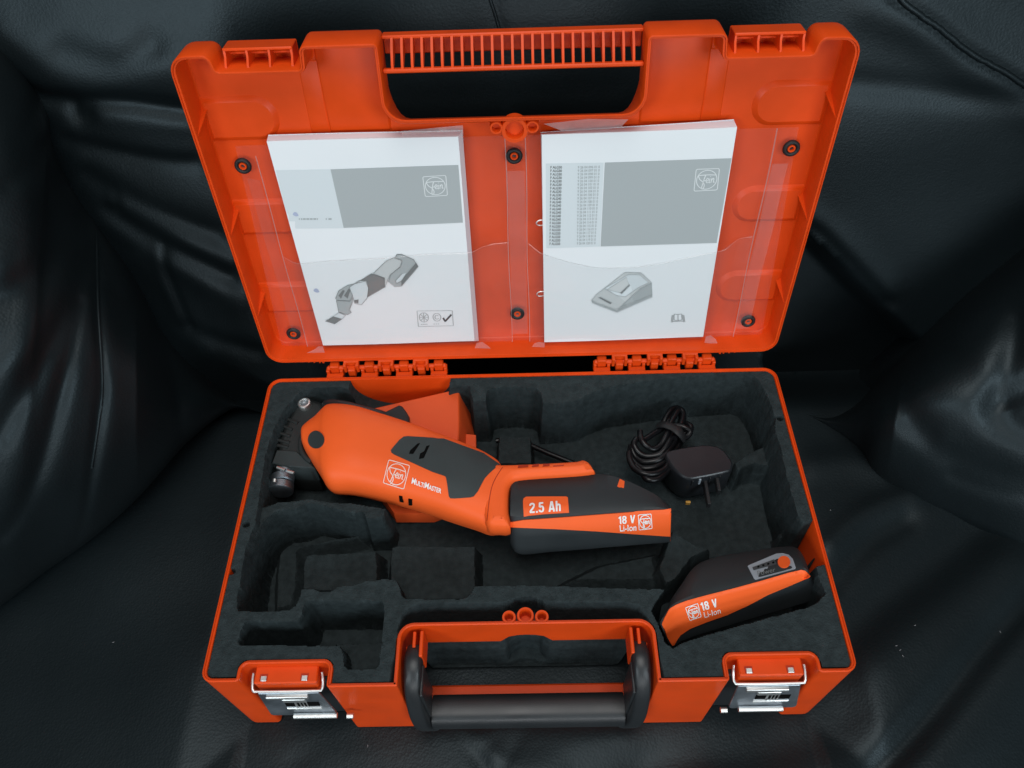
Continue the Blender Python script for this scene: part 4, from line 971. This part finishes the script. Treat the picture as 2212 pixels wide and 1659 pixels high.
# ================================================================== plug-in mains adapter with its coiled cord
ad = root('mains_adapter', 'black plug in mains adapter with its coiled cord in the foam pocket', 'power adapter', tuple(bp(*J1(1200, 950), -0.045)))
top = [(690, 740), (755, 885), (850, 990), (965, 1062), (1100, 1052), (1300, 1015), (1485, 970), (1530, 930), (1540, 860), (1490, 775), (1430, 700), (1330, 645), (1150, 630), (900, 665), (760, 695)]
pl = bxy(J1, top, -0.020)
mb = MB(); prism(mb, [tuple(p) for p in smooth_closed(pl, 2)], base, [(0.003, -0.056), (0, -0.050), (0, -0.0225), (0.0007, -0.0207), (0.0018, -0.020)])
adb = put('adapter_body', mb, mat('adapter_black', (0.015, 0.017, 0.020), 0.36, 0.5, var=0.06), ad, 40)
ba = bvh_of(adb)
for t_, wd_ in ((0.12, 0.0011), (0.30, 0.0018), (0.55, 0.001), (0.80, 0.001)):
    x, y = J1(975 + 500 * t_, 1064 - 92 * t_)
    p = cast(ba, x, y + 6, 0.0)
    mb = MB(); box(mb, lambda a, b, c: p + np.array([a, b, c]), -wd_ / 2, wd_ / 2, -0.001, 0.0006, -0.006, 0.0012, 0.0002); put('moulding_rib', mb, GREYLAB if t_ == 0.30 else BLACK, adb)
P0 = bp(*J1(1190, 1140), -0.030); P1 = bp(*J1(1340, 1120), -0.028)
for P_, L_ in ((P0, 0.019), (P1, 0.008)):
    mb = MB(); box(mb, lambda a, b, c: P_ + np.array([a, b, c]), -0.0014, 0.0014, -L_, 0.004, -0.0035, 0.0035, 0.0004); put('plug_pin', mb, RUBBER, adb)
mb = MB(); p_ = bp(*J1(975, 1358), -0.045); box(mb, lambda a, b, c: p_ + np.array([a, b, c]), -0.002, 0.002, -0.001, 0.001, -0.002, 0.002, 0.0003); put('plug_contact', mb, AMBER, adb)
cord = None
loopsets = [((380, 470), (390, 560), (450, 640), (540, 690), (640, 640), (700, 520), (760, 380), (830, 230), (880, 190), (910, 260), (880, 420), (800, 560)),
            ((330, 560), (310, 640), (370, 740), (480, 780), (620, 750), (720, 640), (780, 500), (800, 380)),
            ((300, 600), (290, 700), (330, 800), (430, 850), (580, 830), (700, 760), (800, 600), (860, 470)),
            ((270, 640), (260, 740), (310, 860), (430, 930), (600, 900), (740, 800), (860, 640), (930, 500), (1000, 450), (1010, 400), (940, 370)),
            ((250, 730), (250, 830), (320, 940), (450, 1000), (620, 980), (720, 900), (740, 830)),
            ((330, 900), (400, 990), (480, 1070), (600, 1060), (720, 960), (790, 880)),
            ((660, 400), (700, 300), (770, 200), (840, 180), (905, 215), (915, 320), (860, 420)),
            ((700, 420), (750, 280), (820, 210), (880, 230), (890, 330), (830, 440), (720, 560), (600, 660)),
            ((420, 580), (520, 520), (620, 450), (720, 400), (840, 400), (940, 420), (1000, 470), (960, 540), (880, 560))]
for i, L_ in enumerate(loopsets):
    P_ = smooth_open([bp(*J1(x + 6 * math.sin(3 * k + i), y), -0.024 - 0.0016 * (i % 4) + 0.0018 * math.sin(k * 1.3 + i)) for k, (x, y) in enumerate(L_)], 5)
    mb = MB(); tube(mb, P_, 0.0026, 10)
    cord = put('cord_loop', mb, CABLE, ad, 60)
mb = MB(); tube(mb, smooth_open([bp(*J1(x, y), z) for x, y, z in ((610, 385, -0.024), (690, 385, -0.018), (790, 420, -0.0165), (880, 490, -0.0165), (930, 560, -0.024))], 4), 0.0042, 10, squash=0.35); put('cable_tie', mb, RUBBER, ad, 60)
mb = MB(); tube(mb, smooth_open([bp(*I9(x, y), -0.045) for x, y in ((560, 870), (800, 850), (1050, 930), (1300, 1040), (1500, 1120), (1700, 1200))], 4), 0.0024, 10); put('cord_run', mb, CABLE, ad, 60)

# ================================================================== leather sofa
sofa = root('leather_sofa', 'black leather sofa with creased cushions under and behind the open tool case', 'sofa', (0, 0.05, -0.02))
def ybk(z): return 0.078 + 0.22 * (z)
def on_back(x, y):
    d = ray(x, y)                                  # plane y = 0.078 + 0.22 z
    t = (0.078 + 0.22 * CAM[2] - CAM[1]) / (d[1] - 0.22 * d[2]); return CAM + t * d
def pdist(Q, line):
    d = np.full(len(Q), 1e9); L = np.array(line, float)
    for i in range(len(L) - 1):
        a, b = L[i], L[i + 1]; e = b - a; t = np.clip(((Q - a) @ e) / (e @ e + 1e-9), 0, 1)
        d = np.minimum(d, np.hypot(*(Q - a - t[:, None] * e).T))
    return d
FOLD = [2.1, 0.72]
def relief(V, feats):
    """folds of the hide: each (traced line, width, height); returns heights"""
    Q = projN(V); h = np.zeros(len(V))
    for line, wd, amp in feats:
        L = np.array(smooth_open([np.array(p, float) for p in line], 4))
        d = pdist(Q, L); h += FOLD[1] * amp * np.exp(-(d / (wd * FOLD[0])) ** 2)
    return h
def fbm(P, sc, seed):
    r = np.random.default_rng(seed); out = np.zeros(len(P))
    for o in range(5):
        for k in range(4):
            v = r.normal(size=3); v /= np.linalg.norm(v)
            out += np.sin(P @ v * sc * 1.8 ** o + r.uniform(0, 6.28) + 1.5 * np.sin(P @ np.roll(v, 1) * sc * 1.3 ** o)) * 0.38 ** o
    return out / 4
def gridmesh(name, P, nu, nv, parent):
    fs = [(j * nu + i, j * nu + i + 1, (j + 1) * nu + i + 1, (j + 1) * nu + i) for j in range(nv - 1) for i in range(nu - 1)]
    off = np.array(ROOTLOC[parent.name])
    me = bpy.data.meshes.new(name); me.from_pydata((P - off).tolist(), [], fs); me.update()
    me.polygons.foreach_set('use_smooth', [True] * len(me.polygons)); me.materials.append(LEATHER)
    o = bpy.data.objects.new(name, me); COL.objects.link(o); o.parent = parent; ROOTLOC[o.name] = ROOTLOC[parent.name]; return o
# seat
gx = np.arange(-0.80, 0.801, 0.004); gy = np.arange(-0.80, 0.20, 0.004)
Xs, Ys = np.meshgrid(gx, gy); P = np.stack([Xs.ravel(), Ys.ravel(), np.full(Xs.size, -0.001)], 1)
under = np.clip(np.maximum(np.maximum(np.abs(P[:, 0]) - 0.215, 0), np.maximum(-0.26 - P[:, 1], np.maximum(P[:, 1] - 0.01, 0))) / 0.05, 0, 1)
hs = relief(P, [
    ([(1120, 1580), (1040, 1620), (1085, 1670)], 7, -0.0035), ([(960, 1560), (1010, 1610), (1060, 1680)], 6, -0.005), ([(1160, 1560), (1110, 1610), (1085, 1660)], 7, -0.004),
    ([(1020, 1575), (1055, 1620), (1080, 1650)], 14, 0.006), ([(1160, 1650), (1250, 1610), (1350, 1590)], 26, 0.007), ([(1250, 1660), (1450, 1600), (1700, 1580)], 22, -0.005),
    ([(1560, 1700), (1780, 1610), (1950, 1500), (2100, 1380), (2212, 1270)], 60, 0.016), ([(1880, 1680), (1990, 1560), (2120, 1400), (2212, 1300)], 16, -0.012),
    ([(2000, 1690), (2120, 1560), (2240, 1400)], 46, 0.014), ([(1400, 1660), (1600, 1640), (1800, 1560)], 30, -0.010),
    ([(1760, 1450), (1880, 1330), (2010, 1230), (2100, 1160)], 30, -0.010), ([(1880, 1420), (2000, 1330), (2140, 1230)], 34, 0.008),
    ([(1790, 1180), (1860, 1120), (1960, 1080)], 14, 0.006), ([(1800, 1260), (1870, 1180), (1950, 1130)], 14, -0.006), ([(1760, 1010), (1830, 1000), (1900, 1010)], 16, 0.005),
    ([(300, 1250), (340, 1400), (420, 1560)], 60, 0.004), ([(100, 1400), (260, 1380), (420, 1300)], 50, -0.004), ([(640, 1640), (700, 1600), (760, 1590)], 14, -0.003)])
P[:, 2] -= 0.05 * sstep((P[:, 1] - 0.025) / 0.09)
P[:, 2] += under * (hs * 0.9 + 0.002 * fbm(P, 7, 3)) + 0.006 * under * (np.abs(P[:, 0]) > 0.22)
seat = gridmesh('seat_cushion', P, len(gx), len(gy), sofa)
# backrest
gx = np.arange(-0.80, 0.801, 0.0035); gz = np.arange(-0.06, 0.72, 0.0035)
Xs, Zs = np.meshgrid(gx, gz); P = np.stack([Xs.ravel(), ybk(Zs.ravel()), Zs.ravel()], 1)
Qb = projN(P)
hb = relief(P, [
    ([(20, 165), (90, 205), (180, 214), (280, 218), (400, 236), (520, 240)], 9, -0.012), ([(0, 110), (120, 150), (300, 150), (460, 170)], 42, 0.018), ([(150, 60), (320, 90), (520, 60)], 50, 0.008),
    ([(150, 110), (260, 130), (330, 95)], 18, -0.006), ([(500, 30), (760, 20), (1000, 30)], 40, 0.006),
    ([(165, 237), (178, 250), (190, 246)], 9, -0.012), ([(200, 240), (260, 255), (400, 270)], 16, 0.007), ([(150, 300), (230, 322), (330, 345), (420, 352)], 9, -0.006), ([(160, 285), (250, 300), (400, 322)], 16, 0.006),
    ([(190, 375), (260, 420), (340, 460), (470, 505)], 10, -0.005), ([(180, 345), (300, 395), (440, 430)], 24, 0.006), ([(252, 428), (330, 470), (420, 520), (500, 560)], 9, 0.007),
    ([(235, 455), (310, 505), (400, 550), (500, 600)], 8, -0.007), ([(240, 475), (330, 535), (430, 590), (520, 640)], 14, 0.006), ([(250, 415), (256, 450)], 3.5, -0.003),
    ([(352, 528), (362, 580), (385, 640), (412, 705)], 4.5, -0.005), ([(345, 530), (352, 580), (374, 640), (400, 700)], 6, 0.002), ([(380, 560), (470, 640), (560, 700)], 26, 0.006), ([(400, 705), (470, 735), (560, 760)], 8, -0.005), ([(300, 560), (380, 640), (440, 760)], 12, 0.004),
    ([(1060, -10), (1075, 50), (1090, 100), (1095, 240)], 5, -0.005), ([(1060, 0), (1110, 60), (1120, 200)], 30, 0.003),
    ([(1930, -10), (1985, 32), (2030, 62), (2090, 112), (2150, 145), (2230, 195)], 7, -0.006), ([(1990, 20), (2100, 100), (2230, 170)], 34, 0.007), ([(1880, 20), (1990, 70), (2100, 150), (2230, 230)], 22, 0.006),
    ([(1840, 180), (1960, 190), (2080, 205), (2230, 215)], 14, -0.005), ([(1880, 290), (2000, 270), (2200, 250)], 50, 0.006), ([(1800, 330), (1900, 420), (2000, 520)], 70, 0.005),
    ([(1690, 470), (1760, 500), (1800, 537), (1850, 590), (1912, 655)], 9, -0.012), ([(1740, 470), (1830, 540), (1910, 620)], 16, 0.008),
    ([(880, 220), (1100, 215), (1330, 200)], 12, -0.003), ([(900, 190), (1150, 160), (1350, 130)], 20, 0.003)])
lowR = (Qb[:, 0] > 1650) & (Qb[:, 1] > 470 + (Qb[:, 0] - 1700) * 0.86)
d_ = pdist(Qb, [(1640, 440), (1690, 470), (1760, 500), (1800, 537), (1850, 590), (1912, 655), (2100, 830)])
hb -= np.where(lowR, 0.060 * sstep(d_ / 60), 0)
hb = hb * 0.75 + 0.0016 * fbm(P * np.array([1, 1, 1.7]), 7, 11)
lidarea = np.exp(-((P[:, 0]) / 0.19) ** 4 - ((P[:, 2] - 0.2) / 0.24) ** 4)
hb = hb * (1 - 0.7 * lidarea) - 0.012 * lidarea
P[:, 1] -= hb; P[:, 2] += hb * 0.2
P[:, 1] = np.maximum(P[:, 1], 0.052 + 0.149 * (P[:, 2] - 0.11) + 0.0 * P[:, 0])
backrest = gridmesh('backrest', P, len(gx), len(gz), sofa)
# armrests: between the line on the seat and the line on the backrest
def armrest(low, up, bulge, feats, seed, flip, shape=1.0, ex=0.62):
    NU, NV = 190, 150
    Lo = np.array(smooth_open([bp(x, y, -H + 0.002) for x, y in low], 24)); Up = np.array(smooth_open([on_back(x, y) - np.array([0, 0.004, 0]) for x, y in up], 24))
    def resample(C, n):
        s = np.concatenate([[0], np.cumsum(np.linalg.norm(np.diff(C, axis=0), axis=1))]); s /= s[-1]; t = np.linspace(0, 1, n)
        return np.stack([np.interp(t, s, C[:, k]) for k in range(3)], 1)
    Lo, Up = resample(Lo, NU), resample(Up, NU)
    T = np.concatenate([np.linspace(-0.06, 0, 6)[:-1], np.linspace(0, 1, NV), np.linspace(1, 1.12, 8)[1:]])
    P = []; B_ = []
    for t in T:
        tt = min(max(t, 0), 1); q = Lo * (1 - tt) + Up * tt
        q = q + (np.array([0, 0, -0.03]) if t < 0 else 0) + (np.array([flip * 0.05, 0.10, -0.01]) * ((t - 1) / 0.12) if t > 1 else 0)
        P.append(q); B_.append(np.full(NU, max(0.0, math.sin(math.pi * tt ** shape)) ** ex))
    P = np.concatenate(P); B_ = np.concatenate(B_); s = np.tile(np.linspace(0, 1, NU), len(T))
    view = CAM - P; view /= np.linalg.norm(view, axis=1)[:, None]
    h = 0.75 * relief(P, feats) + 0.0015 * fbm(P, 8, seed)
    P = P + view * ((bulge * np.minimum(1, s * 2.2 + 0.15) * B_) + h * np.minimum(1, B_ * 1.4))[:, None]
    return gridmesh('armrest', P, NU, len(T), sofa)
arm_l = armrest([(575, 893), (520, 880), (480, 896), (400, 962), (300, 1075), (200, 1165), (100, 1236), (0, 1312), (-150, 1410), (-330, 1510)],
        [(575, 889), (510, 862), (425, 796), (357, 719), (293, 595), (208, 476), (164, 412), (119, 317), (107, 248), (74, 183), (0, 94), (-150, -20), (-320, -120)], 0.125,
        [([(107, 318), (75, 357), (20, 400)], 12, -0.004), ([(116, 347), (112, 496), (95, 570), (30, 625), (-20, 645)], 20, -0.012), ([(60, 420), (70, 520), (20, 580)], 26, 0.008),
         ([(198, 561), (164, 635), (110, 740), (60, 830), (0, 940)], 13, -0.008), ([(150, 520), (135, 610), (80, 720), (20, 800)], 24, 0.011),
         ([(208, 546), (212, 670), (222, 823), (216, 880), (200, 1010), (180, 1130), (145, 1210)], 6, -0.006), ([(190, 620), (180, 760), (150, 920), (120, 1040)], 20, 0.008), ([(235, 620), (242, 800), (236, 960), (200, 1120)], 14, 0.005),
         ([(175, 658), (140, 810), (90, 996), (35, 1120), (0, 1160)], 9, -0.006), ([(110, 780), (70, 930), (20, 1050)], 22, 0.007),
         ([(293, 645), (347, 744), (375, 820), (392, 930), (386, 1020)], 7, -0.005), ([(320, 760), (345, 860), (345, 980)], 20, 0.006), ([(215, 600), (245, 625), (290, 670)], 5, -0.004), ([(122, 407), (170, 430)], 5, -0.003),
         ([(414, 900), (440, 830), (400, 770)], 14, 0.004), ([(20, 300), (50, 250), (60, 200)], 24, 0.005)], 21, -1, 1.0, 0.52)
armrest([(1690, 872), (1780, 915), (1850, 965), (1892, 1026), (1980, 1077), (2074, 1120), (2212, 1195), (2420, 1300)],
        [(1690, 868), (1775, 890), (1838, 865), (1906, 809), (2063, 652), (2212, 528), (2450, 330)], 0.100,
        [([(2200, 700), (2190, 760), (2160, 850), (2150, 900), (2212, 935)], 16, -0.012), ([(2110, 690), (2090, 760), (2110, 820)], 34, 0.010), ([(2230, 830), (2180, 870)], 16, -0.012),
         ([(1975, 800), (2010, 850), (2080, 910), (2200, 960)], 34, 0.013), ([(1980, 740), (2060, 780), (2130, 850)], 20, -0.006), ([(1930, 800), (1945, 880), (2010, 950), (2120, 1010), (2230, 1040)], 16, -0.010),
         ([(2040, 960), (2120, 1000), (2230, 1020)], 14, 0.007), ([(2060, 1030), (2140, 1060), (2230, 1075)], 9, -0.006), ([(1900, 870), (1950, 960), (2060, 1040), (2230, 1110)], 26, 0.008)], 33, 1, 1.45, 0.60)
# piping along two seams
bb = bvh_of(backrest)
mb = MB(); tube(mb, [cast(bb, *p, 0.0012) for p in smooth_open([(1925, -20), (1985, 32), (2030, 62), (2090, 112), (2150, 145), (2240, 200)], 6)], 0.0022, 8); put('seam_piping', mb, LEATHER, sofa, 60)
mb = MB(); tube(mb, [cast(bb, *p, 0.0004) for p in smooth_open([(1052, -20), (1066, 20), (1078, 60), (1088, 100)], 6)], 0.0014, 8); put('seam_piping', mb, LEATHER, sofa, 60)
bal = bvh_of(arm_l)
mb = MB(); tube(mb, [cast(bal, *p, 0.0002) for p in smooth_open([(207, 500), (209, 560), (212, 670), (221, 823), (215, 900), (198, 1010)], 8)], 0.0011, 6); put('seam_piping', mb, LEATHER, sofa, 60)
# specks of lint on the seat
bse = bvh_of(seat); mb = MB()
for x, y in ((1793, 1103), (1944, 1405), (1950, 1418), (1976, 1352), (2160, 1366), (1817, 1318), (246, 1388), (795, 1612), (1936, 1396)):
    p = cast(bse, x, y, 0.0006); a = random.uniform(0, 3.14)
    tube(mb, [p + np.array([math.cos(a), math.sin(a), 0]) * k * 0.0008 + np.array([0, 0, 0.0004 * k * k]) for k in (-1, 0, 1)], 0.00025, 5)
o = put('lint', mb, LINT, sofa, 0); o['kind'] = 'stuff'
# corner of a white paper lying on the seat at the edge of the view
pp = bp(2208, 1362, -H + 0.004)
paper = root('paper_sheet', 'white and blue folded paper, only a sliver showing on the seat at the right', 'paper', tuple(pp))
mb = MB(); box(mb, lambda a, b, c: pp + np.array([a, b, c]), 0.0, 0.07, -0.0255, 0.0, 0.0, 0.0012, 0.0003); put('folded_sheet', mb, PAPER, paper)
mb = MB(); box(mb, lambda a, b, c: pp + np.array([a, b, c]), 0.0008, 0.07, -0.0255, -0.004, 0.0012, 0.0015, 0); put('blue_print', mb, mat('ink_light_blue', (0.20, 0.34, 0.62), 0.6, 0.3), paper)
